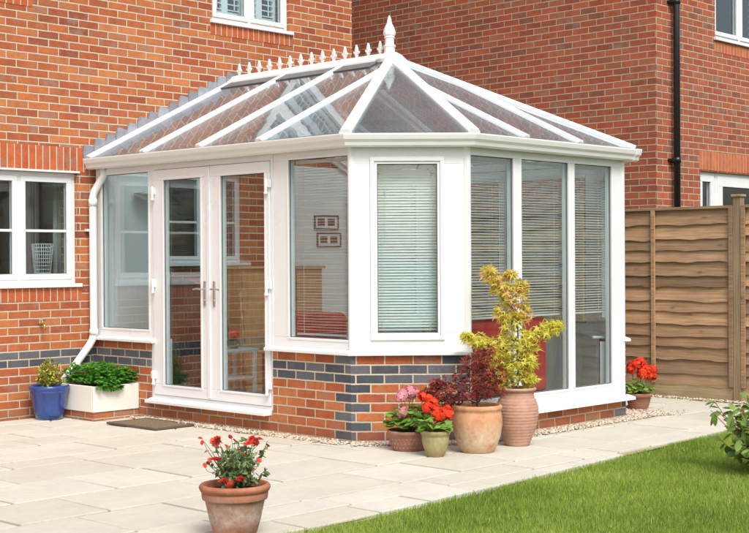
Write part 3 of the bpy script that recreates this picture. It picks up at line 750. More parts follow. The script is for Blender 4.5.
# white downpipe with swan neck and diagonal run
m = MB(); yp = YA-.075
m.tube([(7.47, YA-.16, 2.35), (7.47, YA-.16, 2.27), (7.455, YA-.13, 2.22), (7.42, yp, 2.12), (7.405, yp, 2.07), (7.405, yp, 1.2), (7.405, yp, .76), (7.39, yp, .70), (7.35, yp, .64), (7.02, yp, .27), (6.99, yp, .235)], .037, 14)
m.tube([(7.405, yp, 2.05), (7.405, yp, 1.98)], .042, 14); m.tube([(7.405, yp, .80), (7.405, yp, .74)], .042, 14); m.tube([(7.10, yp, .360), (7.06, yp, .315)], .042, 14)
for z in (1.75,): m.box(7.36, 7.45, yp+.03, YA, z-.012, z+.012)
m.box(7.19, 7.22, yp-.05, YA, .45, .475)
m.build('downpipe', m_gutter, CO, bevel=0)
# plaster inside on the right half of the shared wall
for q in ((9.97, X45-.05, 2.5), (7.50, 8.245, 2.40)): m = MB(); m.box(q[0], q[1], YA-.012, YA-.001, .12, q[2]); m.build('plaster_panel', m_plaster, CO)
m = MB(); m.lathe([(.02, 0), (.07, .02), (.11, .05), (.125, .07), (.118, .072), (.0, .055)], (7.98, YA-.14, 2.05), 20)
tag(m.build('wall_light', m_chrome, None), 'bowl shaped metal uplighter on the inner wall behind the left glazed panel', 'lamp')
# ------------------------------------------------------------------ fence
FX = 12.2
FN = empty('fence', (FX, 6.5, 0), 'waney edged timber fence with wooden posts at the right side of the garden', 'fence')
def fpanel(y0, y1):
    L = y1-y0; z0, z1 = .155, 1.95; nb = 14; bh_ = (z1-z0-.02)/nb
    m = MB()
    for i in range(nb):
        zb = z0+i*bh_+random.uniform(-.018, .018)*(0 < i); m.curr = random.random(); n = 36; ph = random.uniform(0, 6); fr_ = random.uniform(1.6, 3.2)
        rings = []
        kn = random.uniform(.1, .9)*L; am = random.uniform(.001, .0075); ka = random.uniform(-.012, .014)
        for j in range(n+1):
            t = y0+L*j/n
            wv = am*math.sin(fr_*2*PI*(t-y0)/L+ph)+.004*math.sin(4.7*fr_*(t-y0)/L*PI+ph*2)+random.uniform(-.0015, .0015)-ka*math.exp(-((t-y0-kn)/.12)**2)
            zl = zb-.018+wv; zu = zb+bh_+.02
            rings.append([(FX-.034, t, zl), (FX-.016, t, zl), (FX+.004, t, zu), (FX-.006, t, zu)])
        m.loft(rings, True, False, True)
    p = m.build('fence_panel', m_fence, FN)
    f = MB()
    for t in (y0+.022, (y0+y1)/2, y1-.022):
        f.curr = random.random(); f.box(FX-.058, FX-.035, t-.022, t+.022, z0-.01, z1)
    f.curr = .4; f.box(FX-.05, FX+.02, y0, y1, z1, z1+.028)
    f.box(FX+.0, FX+.02, y0, y1, z0, z0+.04)
    f.build('batten', m_fence, p, bevel=.002)
    g_ = MB(); g_.curr = random.random(); g_.box(FX-.03, FX+.02, y0-.01, y1+.01, -.05, .150); g_.build('gravel_board', m_gboard, FN, bevel=.004)
ys = [8.47, 6.635-.0]
pys = [10.42, 8.51, 6.575, 4.64, 2.71, .78, -1.15, -3.08]
for a, b in zip(pys[:-1], pys[1:]): fpanel(b+.045, a-.045)
for yy in pys:
    m = MB(); m.curr = random.random(); m.box(FX-.05, FX+.03, yy-.043, yy+.043, -.1, 2.06)
    o = m.build('post', m_post, FN, bevel=.004); c_ = MB(); c_.box(FX-.065, FX+.045, yy-.058, yy+.058, 2.06, 2.085); c_.build('post_cap', m_post, o, bevel=.006)
# ------------------------------------------------------------------ gravel strip
def pebbles(name, segs, n, label=None, size=(.006, .014)):
    ico = bmesh.new(); bmesh.ops.create_icosphere(ico, subdivisions=1, radius=1); V = np.array([v.co[:] for v in ico.verts]); Fc = np.array([[v.index for v in f.verts] for f in ico.faces]); ico.free()
    allv = []; allf = []; rn = []
    tot = sum(math.dist(a, b)*wd for a, b, wd, o in segs); off = 0
    for a, b, wd, o in segs:
        L = math.dist(a, b); k = int(n*L*wd/tot); e = np.array([(b[0]-a[0])/L, (b[1]-a[1])/L]); nn = np.array([e[1], -e[0]])*o
        for _ in range(k):
            t = rng.uniform(0, L); q = abs(rng.normal(0, .5))*wd if rng.random() < .3 else rng.uniform(0, wd)
            c = np.array(a)+e*t+nn*q; sz = rng.uniform(*size)*(1 if q < wd*1.1 else .8)
            rot = rng.uniform(0, 2*PI); sx, sy, sz_ = sz*rng.uniform(.8, 1.5), sz*rng.uniform(.7, 1.1), sz*rng.uniform(.5, .8)
            W = V*(1+rng.normal(0, .08, (len(V), 1)))*[sx, sy, sz_]; cs, sn = math.cos(rot), math.sin(rot)
            tl = rng.normal(0, .4); W = np.stack([W[:, 0]*cs-W[:, 1]*sn, W[:, 0]*sn+W[:, 1]*cs, W[:, 2]+W[:, 0]*tl*.4], 1)+[c[0], c[1], sz_*.5+rng.uniform(0, .012)]
            allv.append(W); allf.append(Fc+off); off += len(V); rn += [rng.random()]*len(Fc)
    me = bpy.data.meshes.new(name); me.from_pydata(np.concatenate(allv).tolist(), [], np.concatenate(allf).tolist())
    at = me.attributes.new('rnd', 'FLOAT', 'FACE'); at.data.foreach_set('value', rn)
    me.polygons.foreach_set('use_smooth', [True]*len(me.polygons)); me.materials.append(m_peb)
    o = bpy.data.objects.new(name, me); COL.objects.link(o); stuff(o); tag(o, label, 'gravel'); return o
t = NT('pebble'); t.col(t.ramp(t.attr(), [(0, (.34, .24, .15)), (.2, (.55, .44, .31)), (.45, (.68, .60, .48)), (.6, (.28, .21, .16)), (.75, (.74, .70, .62)), (1, (.46, .36, .25))])); t.rough(.6); m_peb = t.m
pebbles('gravel', [((X1, 10.1), (X1, Y12), .15, 1), ((X1, Y12), (X23, Y3), .17, 1), ((X23-.02, Y3), (X34+.3, Y3), .17, 1), ((X34, Y3), (X45-.3, Y12), .5, 1)], 6500, 'loose pale gravel along the foot of the conservatory wall')
pebbles('gravel', [((FX-.05, 10), (FX-.05, 5.7), .11, 1)], 1500, 'loose pale gravel along the foot of the fence')
# ------------------------------------------------------------------ grass
t = NT('grass_blade'); c = t.ramp(t.attr(), [(0, (.12, .22, .024)), (.4, (.26, .39, .05)), (.85, (.46, .57, .11)), (1, (.62, .58, .27))]); t.col(c); t.rough(.5)
t.b.inputs['Specular IOR Level'].default_value = .3
tl = t.new('ShaderNodeBsdfTranslucent'); t.l.new(c, tl.inputs[0]); mx = t.new('ShaderNodeMixShader'); mx.inputs[0].default_value = .35
t.l.new(t.b.outputs[0], mx.inputs[1]); t.l.new(tl.outputs[0], mx.inputs[2]); t.l.new(mx.outputs[0], t.out.inputs[0]); m_grass = t.m
def grass(n, xr, yr, hmin, hmax, wd):
    x = rng.uniform(*xr, n*2); y = rng.uniform(*yr, n*2)
    a = math.radians(43.633); dep = x*math.cos(a)+y*math.sin(a); lat = (x*math.sin(a)-y*math.cos(a))/np.maximum(dep, .1)
    ey = np.interp(x, [4.765, 5.286, 5.914, 6.968, 8.043, 9.298, 10.645, 12.1], [5.247, 5.24, 5.275, 5.336, 5.438, 5.532, 5.65, 5.8])+rng.normal(0, .016, len(x))+.018*np.sin(x*9)*np.sin(x*3.7)
    ok = (y < ey) & (dep > 5.8) & (lat > -.32) & (lat < .36); x, y = x[ok][:n], y[ok][:n]; n = len(x)
    patch = .5+.22*np.sin(x*2.7+1.1*np.sin(y*4.3))+.16*np.sin(y*5.1+x*.9+2*np.sin(x*1.7))+.12*np.sin(x*11+2*np.sin(y*7))*np.sin(y*9+1.5*np.sin(x*6)); clump = .5+.5*np.sin(x*23+3*np.sin(y*17))*np.sin(y*29+2*np.sin(x*13))
    h = rng.uniform(hmin, hmax, n)*(.75+.4*clump); r = rng.uniform(0, 2*PI, n); ln = rng.normal(0, .45, n)*h; l2 = rng.uniform(0, 2*PI, n)
    w_ = wd*rng.uniform(.7, 1.3, n); cx, sx = np.cos(r)*w_, np.sin(r)*w_
    ox, oy = np.cos(l2)*ln, np.sin(l2)*ln; z0 = -.03
    v = np.empty((n, 5, 3)); 
    v[:, 0] = np.stack([x-cx, y-sx, np.full(n, z0)], 1); v[:, 1] = np.stack([x+cx, y+sx, np.full(n, z0)], 1)
    v[:, 2] = np.stack([x+cx*.8+ox*.35, y+sx*.8+oy*.35, z0+h*.6], 1); v[:, 3] = np.stack([x-cx*.8+ox*.35, y-sx*.8+oy*.35, z0+h*.6], 1)
    v[:, 4] = np.stack([x+ox, y+oy, z0+h], 1)
    me = bpy.data.meshes.new('lawn_grass'); me.vertices.add(n*5); me.vertices.foreach_set('co', v.ravel())
    b = np.arange(n)*5; quad = np.stack([b, b+1, b+2, b+3], 1); tri = np.stack([b+3, b+2, b+4], 1)
    loops = np.concatenate([quad.ravel(), tri.ravel()]); me.loops.add(len(loops)); me.loops.foreach_set('vertex_index', loops)
    me.polygons.add(2*n); me.polygons.foreach_set('loop_start', np.concatenate([np.arange(n)*4, n*4+np.arange(n)*3])); me.polygons.foreach_set('loop_total', np.concatenate([np.full(n, 4), np.full(n, 3)]))
    me.update(calc_edges=True)
    rv = np.clip(.42*rng.random(n)+.55*patch+.15*clump-.08, 0, .95); rv[rng.random(n) < .03] = 1
    at = me.attributes.new('rnd', 'FLOAT', 'FACE'); at.data.foreach_set('value', np.concatenate([rv, rv])); me.materials.append(m_grass)
    o = bpy.data.objects.new('lawn_grass', me); COL.objects.link(o); stuff(o); tag(o, 'short green lawn grass in front of the paved patio', 'grass')
grass(240000, (3.5, 12.1), (.5, 5.75), .024, .043, .0015)

# ------------------------------------------------------------------ plants
def leafshape(kind):
    if kind == 'oval': return [(0, 0), (.22, .25), (.26, .5), (.18, .78), (0, 1), (-.18, .78), (-.26, .5), (-.22, .25)]
    if kind == 'narrow': return [(0, 0), (.12, .3), (.13, .55), (0, 1), (-.13, .55), (-.12, .3)]
    if kind == 'round':
        return [(math.sin(2*PI*i/12)*(.5+.05*(i % 2)), .5-math.cos(2*PI*i/12)*(.5+.05*(i % 2))) for i in range(12)]
    if kind == 'maple':
        P = []; 
        for i, (ang, l) in enumerate([(-115, .55), (-62, .85), (0, 1.1), (62, .85), (115, .55)]):
            a = math.radians(ang)
            if i: am = math.radians((ang+[(-115), -62, 0, 62, 115][i-1])/2); P.append((math.sin(am)*.26, math.cos(am)*.26))
            for da, ll in ((-.16, .55), (0, 1), (.16, .55)): P.append((math.sin(a+da*(1 if ll < 1 else 0))*l*ll, math.cos(a+da*(1 if ll < 1 else 0))*l*ll))
        return [(0, -.05)]+P
    if kind == 'frilly':
        return [(0, 0), (.2, .12), (.14, .3), (.42, .34), (.26, .55), (.40, .8), (.12, .76), (0, 1), (-.12, .76), (-.40, .8), (-.26, .55), (-.42, .34), (-.14, .3), (-.2, .12)]
SH = {k: leafshape(k) for k in ('oval', 'narrow', 'round', 'maple', 'frilly')}
def add_leaf(m, p, d, size, kind, up=None, curl=.15, rv=None):
    p = Vector(p); d = Vector(d).normalized(); up = Vector(up) if up is not None else Vector((random.gauss(0, .5), random.gauss(0, .5), 1))
    s_ = d.cross(up)
    if s_.length < .05: s_ = d.cross(Vector((1, .3, 0)))
    s_.normalize(); n = s_.cross(d).normalized(); m.curr = random.random() if rv is None else min(1, max(0, rv+random.gauss(0, .12)))
    sh = SH[kind]; c = p+d*size*(.45 if kind != 'maple' else .05)+n*size*.06
    b = len(m.v); m.v.append(tuple(c))
    for x, y in sh: m.v.append(tuple(p+s_*(x*size)+d*(y*size)-n*size*curl*(x*x*2+y*y*.8)))
    k = len(sh)
    for i in range(k): m.face((b, b+1+i, b+1+(i+1) % k), None, kind in ('oval', 'round'))
def rdir(up=0, sp=1): 
    v = Vector((random.gauss(0, sp), random.gauss(0, sp), random.gauss(0, sp)+up)); return v.normalized()
def branch(m, p0, p1, r0, r1, jit=.02, n=4):
    p0, p1 = Vector(p0), Vector(p1); pts = []
    for i in range(n+1):
        k = i/n; q = p0.lerp(p1, k); 
        if 0 < i < n: q += Vector((random.gauss(0, jit), random.gauss(0, jit), random.gauss(0, jit*.4)))
        pts.append(q)
    m.tube(pts, [r0+(r1-r0)*i/n for i in range(n+1)], 6); return pts
def pot(T, name, prof, mat, soil_r, soil_z, n=48, label=None):
    m = MB(); m.lathe(prof, (T.location.x, T.location.y, T.location.z), n)
    o = m.build(name, mat, T)
    s_ = MB(); b = 0; c = T.location; rings = []
    for k in (1.0, .8, .6, .4, .2, .02): rings.append([(c.x+soil_r*k*math.cos(2*PI*j/24), c.y+soil_r*k*math.sin(2*PI*j/24), c.z+soil_z+(0 if k == 1 else random.uniform(-.004, .01))) for j in range(24)])
    s_.loft(rings, True, True, False); s_.build('soil', m_soil, T); return o
def mat_obj_fix(o, T): pass
def flower_ball(m, c, R, n, ps, rvc=.5):
    """geranium umbel: many five petalled florets on a dome"""
    c = Vector(c)
    for _ in range(n):
        d = rdir(.55); q = c+d*R*random.uniform(.75, 1.05); a = d.orthogonal().normalized(); b_ = d.cross(a); ph = random.uniform(0, 2)
        m.curr = min(1, max(0, random.gauss(rvc, .25)))
        for k in range(5):
            th = ph+2*PI*k/5; e = a*math.cos(th)+b_*math.sin(th); s_ = d.cross(e)
            pts = [q, q+e*ps*.5+s_*ps*.38+d*ps*.12, q+e*ps+s_*ps*.22+d*ps*.15, q+e*ps-s_*ps*.22+d*ps*.15, q+e*ps*.5-s_*ps*.38+d*ps*.12]
            b0 = len(m.v); m.v += [tuple(v) for v in pts]; m.face(range(b0, b0+5))
def rose(m, c, R, d=None):
    c = Vector(c); d = (d or rdir(1.0, .5)); a = d.orthogonal().normalized(); b_ = d.cross(a)
    for ring, (rr_, k, tilt) in enumerate(((.35, 4, 1.1), (.7, 6, .75), (1.0, 7, .35))):
        for j in range(k):
            th = 2*PI*j/k+ring*.5+random.uniform(-.2, .2); e = a*math.cos(th)+b_*math.sin(th); s_ = d.cross(e); rr2 = R*rr_; m.curr = min(1, max(0, random.gauss(.5, .25)))
            h = R*.55*tilt
            pts = [c, c+e*rr2*.5+s_*rr2*.45+d*h*.7, c+e*rr2+s_*rr2*.35+d*h, c+e*rr2*1.1+d*h*.95, c+e*rr2-s_*rr2*.35+d*h, c+e*rr2*.5-s_*rr2*.45+d*h*.7]
            b0 = len(m.v); m.v += [tuple(v) for v in pts]; m.face(range(b0, b0+6))
m_rleaf = leafmat('rose_leaf', (.10, .17, .06), (.34, .44, .20)); m_stem = simple('green_stem', (.08, .11, .03), .6)
m_redf = leafmat('red_petal', (.72, .07, .04), (.92, .20, .13), .35); m_oranf = leafmat('scarlet_petal', (.68, .03, .01), (.90, .10, .03), .3); m_pinkf = leafmat('pink_petal', (.75, .25, .33), (.88, .50, .55), .35)
m_gleaf = leafmat('geranium_leaf', (.12, .25, .03), (.28, .50, .09)); m_bark = simple('bark', (.13, .09, .06), .85, .3, 40, .003)
m_ymap = leafmat('golden_maple_leaf', (.62, .62, .08), (.90, .82, .20), .55); m_ymap2 = leafmat('orange_tip_leaf', (.74, .40, .16), (.80, .52, .22), .45)
m_rmap = leafmat('burgundy_maple_leaf', (.13, .02, .022), (.44, .09, .07), .45)
m_bleaf = leafmat('variegated_leaf', (.08, .16, .02), (.66, .60, .12), .35); m_pars = leafmat('parsley_leaf', (.05, .21, .018), (.13, .40, .045), .4)
m_gar = leafmat('glossy_shrub_leaf', (.10, .20, .03), (.32, .46, .12), .35)
# 1 rose in weathered pot, front left
def ground_at(px, dep):
    k = (px-374.5)/1332.2; p = (F0+R0*k)*dep; return (p.x, p.y)
GX = {}
x, y = ground_at(233.5, 7.0)
T = empty('potted_rose', (x, y, 0), 'weathered terracotta pot with red roses standing alone in the patio foreground', 'potted plant', 'plants in pots and planters')
pot(T, 'pot', [(.105, 0), (.11, .004), (.135, .09), (.157, .190), (.160, .196), (.170, .198), (.173, .205), (.176, .233), (.174, .238), (.181, .242), (.188, .256), (.188, .266), (.180, .276), (.168, .278), (.160, .270), (.155, .235)], m_tc1, .157, .24)
c = Vector((x, y, .24)); st = MB(); lf = MB(); fl_ = MB(); lf2 = MB()
for i in range(44):
    th = random.uniform(0, 2*PI); rad = random.uniform(.02, .20); hh = random.uniform(.08, .27); tip = c+Vector((rad*math.cos(th), rad*math.sin(th), hh))
    base = c+Vector((.03*math.cos(th), .03*math.sin(th), 0)); pts = branch(st, base, tip, .0032, .0014, .012)
    for q in range(24):
        k = random.uniform(.2, 1.0); seg_ = min(3, int(k*4)); pp = pts[seg_].lerp(pts[seg_+1], random.random()); dd = rdir(.25); add_leaf(lf, pp, dd, random.uniform(.022, .042), 'oval')
spots = [(-.19, .10, .30), (-.172, .06, .285), (-.12, .0, .28), (-.10, .02, .29), (-.085, .0, .305), (.0, .0, .29), (.01, .0, .245), (-.085, -.05, .20), (-.065, .0, .25), (.075, .0, .285), (.095, .02, .30), (.115, .0, .29), (.12, .0, .27), (-.13, -.02, .20), (.05, -.03, .22), (-.02, .03, .31), (.165, .0, .27), (-.05, .05, .26), (.10, -.05, .15), (-.16, -.02, .17), (.0, -.08, .17), (-.04, -.12, .10), (-.015, -.13, .09), (.03, -.12, .10), (.14, .03, .235), (.135, -.02, .19), (-.14, .0, .24)]
for i, (dx, dd, z) in enumerate(spots):
    p = c+R0*dx+F0*dd+Vector((0, 0, z-.035)); big = i in (3, 4, 7, 9, 10, 11, 21, 22, 23)
    fl_ = MB()
    for _ in range(2 if big else 1): rose(fl_, p+Vector((random.gauss(0, .007), random.gauss(0, .007), random.gauss(0, .005))), .026 if big else .013)
    fl_.build('flower', m_redf, T, recalc=False)
    branch(st, c+Vector((random.gauss(0, .02), random.gauss(0, .02), 0)), p, .0025, .0012, .012)
st.build('stem', m_stem, T); lf.build('foliage', m_rleaf, T, recalc=False); 
def geranium(T, c, spread, hgt, nleaf, lsize, clusters, mat, flat=.9):
    lf = MB(); st = MB(); fl_ = MB()
    for i in range(nleaf):
        th = random.uniform(0, 2*PI); r = spread*math.sqrt(random.random()); z = hgt*(1-.55*(r/spread)**2)*random.uniform(.35, 1)
        p = c+Vector((r*math.cos(th), r*math.sin(th), z)); d = Vector((math.cos(th), math.sin(th), random.uniform(-.5, .4))); add_leaf(lf, p, d, random.uniform(.7, 1.15)*lsize, 'round', up=(random.gauss(0, .35), random.gauss(0, .35), 1))
        if i % 3 == 0: branch(st, c+Vector((random.gauss(0, .015), random.gauss(0, .015), 0)), p, .0028, .0018, .006)
    for (dx, dd, z, R) in clusters:
        p = c+R0*dx+F0*dd+Vector((0, 0, z)); fl_ = MB(); R *= 1.15; flower_ball(fl_, p, R, int(16+R*1100), .017); fl_.build('flower_head', mat, T, recalc=False); branch(st, c+Vector((random.gauss(0, .02), random.gauss(0, .02), 0)), p, .0025, .002, .006)
    lf.build('foliage', m_gleaf, T, recalc=False); st.build('stem', m_stem, T)
# 2 pink geranium, decorated trough pot against the F2 wall
x, y = ground_at(408, 10.12)
T = empty('potted_geranium', (x, y, 0), 'pink geranium in a patterned brown clay bowl against the brick base', 'potted plant', 'plants in pots and planters')
pp_ = pot(T, 'pot', [(.115, 0), (.125, .01), (.148, .08), (.156, .125), (.165, .13), (.168, .15), (.160, .157), (.148, .152), (.145, .13)], m_tc4, .145, .135)
m = MB()   # raised roundels round the bowl
for row_ in range(3):
    for j in range(30):
        th = 2*PI*(j+.5*(row_ % 2))/30; z = .03+row_*.032; r_o = .128+z*.25-.002
        m.lathe([(.009, 0), (.007, .004), (.0015, .006)], (0, 0, 0), 6); nb = 18
        e = Vector((math.cos(th), math.sin(th), 0)); s_ = Vector((-e.y, e.x, 0)); idx = range(len(m.v)-nb-12, len(m.v))
        # re-map the last lathe's points on to the bowl
        for q in range(len(m.v)-30 if len(m.v) >= 30 else 0, len(m.v)):
            vx, vy, vz = m.v[q]
            if abs(vx) < .02 and abs(vy) < .02 and vz < .02: m.v[q] = tuple(Vector((x, y, z))+e*(r_o+vz)+s_*vx+Vector((0, 0, vy)))
m.build('relief', m_tc4, pp_)
geranium(T, Vector((x, y, .14)), .155, .22, 150, .060, [(-.045, -.04, .285, .036), (-.0, -.02, .305, .040), (.045, -.03, .305, .032), (-.06, -.06, .27, .034), (-.055, -.08, .150, .030), (-.035, -.08, .165, .028), (.02, .0, .28, .03)], m_pinkf)
# 3 scarlet geranium in mossy pot
x, y = ground_at(434.5, 9.78)
T = empty('potted_geranium', (x, y, 0), 'scarlet geranium in a small mossy green pot with rolled rim', 'potted plant', 'plants in pots and planters')
pot(T, 'pot', [(.060, 0), (.064, .006), (.085, .06), (.098, .11), (.101, .145), (.098, .158), (.108, .165), (.112, .180), (.108, .192), (.100, .194), (.093, .185), (.09, .165)], m_moss, .092, .17)
geranium(T, Vector((x, y, .17)), .105, .15, 60, .05, [(-.055, .0, .19, .036), (-.02, .02, .22, .036), (-.045, .03, .25, .03), (.015, -.02, .13, .038), (.06, -.02, .145, .036), (.095, .0, .14, .034), (-.0, .02, .17, .032), (.09, .03, .17, .028), (-.09, .04, .27, .028)], m_oranf)
# extra slim leaves of the little pot
# 4 big terracotta with burgundy maple
x, y = ground_at(476.5, 10.0)
T = empty('potted_maple', (x, y, 0), 'burgundy leaved maple in a wide rounded terracotta pot', 'potted plant', 'plants in pots and planters')
pot(T, 'pot', [(.110, 0), (.122, .006), (.152, .06), (.175, .13), (.187, .20), (.188, .255), (.180, .300), (.177, .318), (.183, .323), (.187, .334), (.186, .350), (.180, .358), (.168, .358), (.162, .345), (.16, .31)], m_tc2, .163, .325)
def maple(T, c, limbs, tipn, lsize, matl, blobs, nper, trunk_r=.009, kind='maple', mat2=None, droop=0):
    st = MB(); lf = MB(); lf2 = MB()
    for L in limbs:
        P = [c+R0*a+F0*b+Vector((0, 0, z)) for a, b, z in L]; n = len(P)
        Q = []
        for i in range(n-1):
            for k in range(3): Q.append(P[i].lerp(P[i+1], k/3)+Vector((random.gauss(0, .004), random.gauss(0, .004), 0))*(1 if (i or k) else 0))
        Q.append(P[-1]); r = L is limbs[0]
        st.tube(Q, [trunk_r*(1 if r else .65)*(1-.75*i/(len(Q)-1))+.001 for i in range(len(Q))], 7)
    for (a, b, z, ra, rz) in blobs:
        cc = c+R0*a+F0*b+Vector((0, 0, z))
        for i in range(max(2, int(nper*.14))):     # twigs
            e = rdir(.1); tip = cc+Vector((e.x*ra, e.y*ra, e.z*rz)); branch(st, cc-Vector((0, 0, rz*.3)), tip, .0022, .0008, .004, 3)
        for i in range(nper):
            e = rdir(0); r = random.random()**.45; p = cc+Vector((e.x*ra*r, e.y*ra*r, e.z*rz*r)); d = Vector((e.x+random.gauss(0, .4), e.y+random.gauss(0, .4), -.3-droop+random.gauss(0, .5)))
            tgt = lf2 if (mat2 and z > .60 and random.random() < .35) else lf
            add_leaf(tgt, p, d, lsize*random.uniform(.5, 1.25), kind, curl=random.uniform(-.1, .3))
    st.build('trunk', m_bark, T); lf.build('crown', matl, T, recalc=False)
    if lf2.v: lf2.build('tip_leaves', mat2, T, recalc=False)
c = Vector((x, y, .325))
rb = [(-.30, 0, .08, .09, .05), (-.24, -.05, .15, .10, .07), (-.16, -.03, .20, .10, .07), (-.34, .03, .13, .06, .04), (-.07, .0, .20, .10, .08), (-.02, .03, .30, .11, .09), (.04, -.02, .22, .10, .09), (.08, .03, .33, .10, .08), (.12, .0, .16, .07, .06), (.0, -.05, .38, .08, .06), (-.20, .02, .06, .07, .05), (.06, -.06, .13, .08, .05), (-.1, -.08, .10, .09, .05), (.15, .0, .26, .06, .06), (.07, .02, .43, .06, .06)]
rb = [(a, b, z, ra*1.2, rz*1.2) for a, b, z, ra, rz in rb]+[(-.37, 0, .10, .05, .03), (-.30, 0, .20, .05, .04)]
maple(T, c, [[(0, 0, 0), (.01, 0, .10), (.03, 0, .20), (.05, 0, .33), (.07, .02, .44)], [(.01, 0, .08), (-.08, -.02, .14), (-.20, -.03, .17), (-.30, 0, .13)], [(.01, 0, .05), (.06, -.02, .12), (.12, 0, .18)], [(0, 0, .04), (-.1, -.05, .09), (-.2, 0, .09)]], 0, .040, m_rmap, rb, 58, .008)
# 5 tall ribbed pot with golden maple
x, y = ground_at(516.5, 10.35)
T = empty('potted_maple', (x, y, 0), 'golden yellow maple in a tall ribbed pink clay jar', 'potted plant', 'plants in pots and planters')
prof = [(.085, 0), (.092, .005)]; n_ = 17
def rad(k): return float(np.interp(k, [0, .15, .35, .55, .70, .82, .90, 1], [.095, .118, .150, .165, .165, .150, .132, .128]))
for i in range(n_):
    k0, k1 = i/n_, (i+.75)/n_; z0, z1 = .01+k0*.41, .01+k1*.41
    prof += [(rad(k0)-.003, z0), (rad((k0+k1)/2)+.003, (z0+z1)/2), (rad(k1)-.002, z1)]
prof += [(.128, .425), (.146, .430), (.150, .440), (.146, .450), (.135, .452), (.122, .445), (.118, .41)]
pot(T, 'pot', prof, m_tc3, .12, .415)
c = Vector((x, y, .415))
yb_ = [(-.08, 0, .10, .10, .06), (.0, 0, .14, .09, .06), (-.14, 0, .19, .10, .06), (.02, -.02, .24, .10, .07), (-.20, .0, .28, .10, .05), (-.30, .0, .36, .09, .05), (-.24, -.03, .33, .09, .05), (-.12, 0, .32, .10, .07), (-.02, 0, .38, .11, .07), (.08, 0, .33, .08, .06), (.15, .0, .40, .10, .05), (.24, .02, .44, .08, .04), (.30, .0, .47, .05, .03), (-.04, 0, .50, .09, .07), (.04, .02, .56, .08, .06), (-.10, 0, .56, .08, .06), (-.02, 0, .66, .09, .06), (-.10, 0, .72, .08, .05), (-.16, .0, .79, .07, .04), (-.21, .0, .85, .05, .035), (.03, 0, .74, .05, .05), (-.38, .0, .39, .04, .03), (.08, .0, .20, .06, .06), (.09, .0, .08, .05, .05), (-.13, .0, .06, .06, .05), (-.05, 0, .83, .04, .03)]
yb_ = [(a*1.03, b, z*1.09+.01, ra*1.22, rz*1.32) for a, b, z, ra, rz in yb_]
maple(T, c, [[(0, 0, 0), (.015, 0, .15), (.0, 0, .30), (.01, 0, .50), (-.04, 0, .65), (-.16, 0, .78), (-.2, 0, .83)], [(.01, 0, .18), (-.10, 0, .28), (-.26, 0, .35), (-.36, 0, .38)], [(.01, 0, .25), (.10, 0, .36), (.28, 0, .45)], [(0, 0, .5), (.03, 0, .62), (.03, 0, .73)], [(0, 0, .06), (-.08, 0, .10)], [(.01, 0, .10), (.08, .0, .2)]], 0, .046, m_ymap, yb_, 92, .008, mat2=m_ymap2, droop=.1)
# 6 small red geranium at the far corner
x, y = ground_at(638, 12.72)
T = empty('potted_geranium', (x, y, 0), 'red geranium in a small clay pot beside the far corner by the fence', 'potted plant', 'plants in pots and planters')
pot(T, 'pot', [(.082, 0), (.086, .006), (.105, .07), (.118, .125), (.128, .13), (.130, .158), (.122, .165), (.112, .16), (.11, .14)], m_tc4, .11, .145)
geranium(T, Vector((x, y, .145)), .125, .17, 70, .052, [(-.06, 0, .27, .045), (-.02, -.03, .29, .048), (.04, 0, .26, .05), (.09, .0, .22, .05), (.12, 0, .18, .045), (.03, -.05, .20, .05), (-.075, -.02, .24, .035), (.02, .02, .31, .04), (.13, -.01, .24, .04)], m_oranf)
# 7 blue glazed pot with variegated shrub
x, y = 6.80, 10.63
T = empty('potted_shrub', (x, y, 0), 'yellow-green leaved shrub in a glazed cobalt blue pot', 'potted plant', 'plants in pots and planters')
pot(T, 'pot', [(.105, 0), (.118, .004), (.135, .06), (.155, .16), (.165, .225), (.170, .229), (.168, .243), (.175, .248), (.176, .262), (.172, .268), (.180, .275), (.187, .285), (.187, .305), (.178, .314), (.164, .312), (.160, .295)], m_blue, .163, .285)
st = MB(); lf = MB(); c = Vector((x, y, .285))
for i in range(46):
    th = random.uniform(0, 2*PI); r = random.uniform(.02, .155); h = random.uniform(.09, .31)*(1-.25*r/.15); tip = c+Vector((r*math.cos(th), r*math.sin(th), h)); P = branch(st, c+Vector((r*.4*math.cos(th), r*.4*math.sin(th), 0)), tip, .0028, .0012, .006)
    for q in range(24): k = random.randint(1, 3); add_leaf(lf, P[k].lerp(P[k+1], random.random()), rdir(.6), random.uniform(.026, .042), 'oval', rv=random.random()**.7)
st.build('stem', m_stem, T); lf.build('foliage', m_bleaf, T, recalc=False)
# 8 white planter on brick plinth
PXa, PXb, PYa, PYb = 6.955, X1-.004, 10.15, 10.745
T = empty('planter_box', ((PXa+PXb)/2, (PYa+PYb)/2, 0), 'white square planter full of leafy green parsley on a brick plinth', 'planter', 'plants in pots and planters')
m = MB(); 
def pl_wall(a, b, u0):
    m.quad([(a[0], a[1], -.05), (b[0], b[1], -.05), (b[0], b[1], .075), (a[0], a[1], .075)], [(u0, -.05), (u0+math.dist(a, b), -.05), (u0+math.dist(a, b), .075), (u0, .075)])
q_ = .012; c4 = [(PXa+q_, PYb), (PXa+q_, PYa+q_), (PXb, PYa+q_), (PXb, PYb)]
for i in range(4): pl_wall(c4[i], c4[(i+1) % 4], i*.45)
m.build('plinth', m_brickA, T, recalc=False)
m_pl = simple('white_planter', (.76, .74, .68), .6, .06, 5, .0008)
m = MB(); m.box(PXa, PXb, PYa, PYa+.025, .078, .315); m.box(PXa, PXb, PYb-.025, PYb, .078, .315); m.box(PXa, PXa+.025, PYa+.025, PYb-.025, .078, .315); m.box(PXb-.025, PXb, PYa+.025, PYb-.025, .078, .315); m.box(PXa+.025, PXb-.025, PYa+.025, PYb-.025, .078, .25)
m.build('box', m_pl, T, bevel=.006)
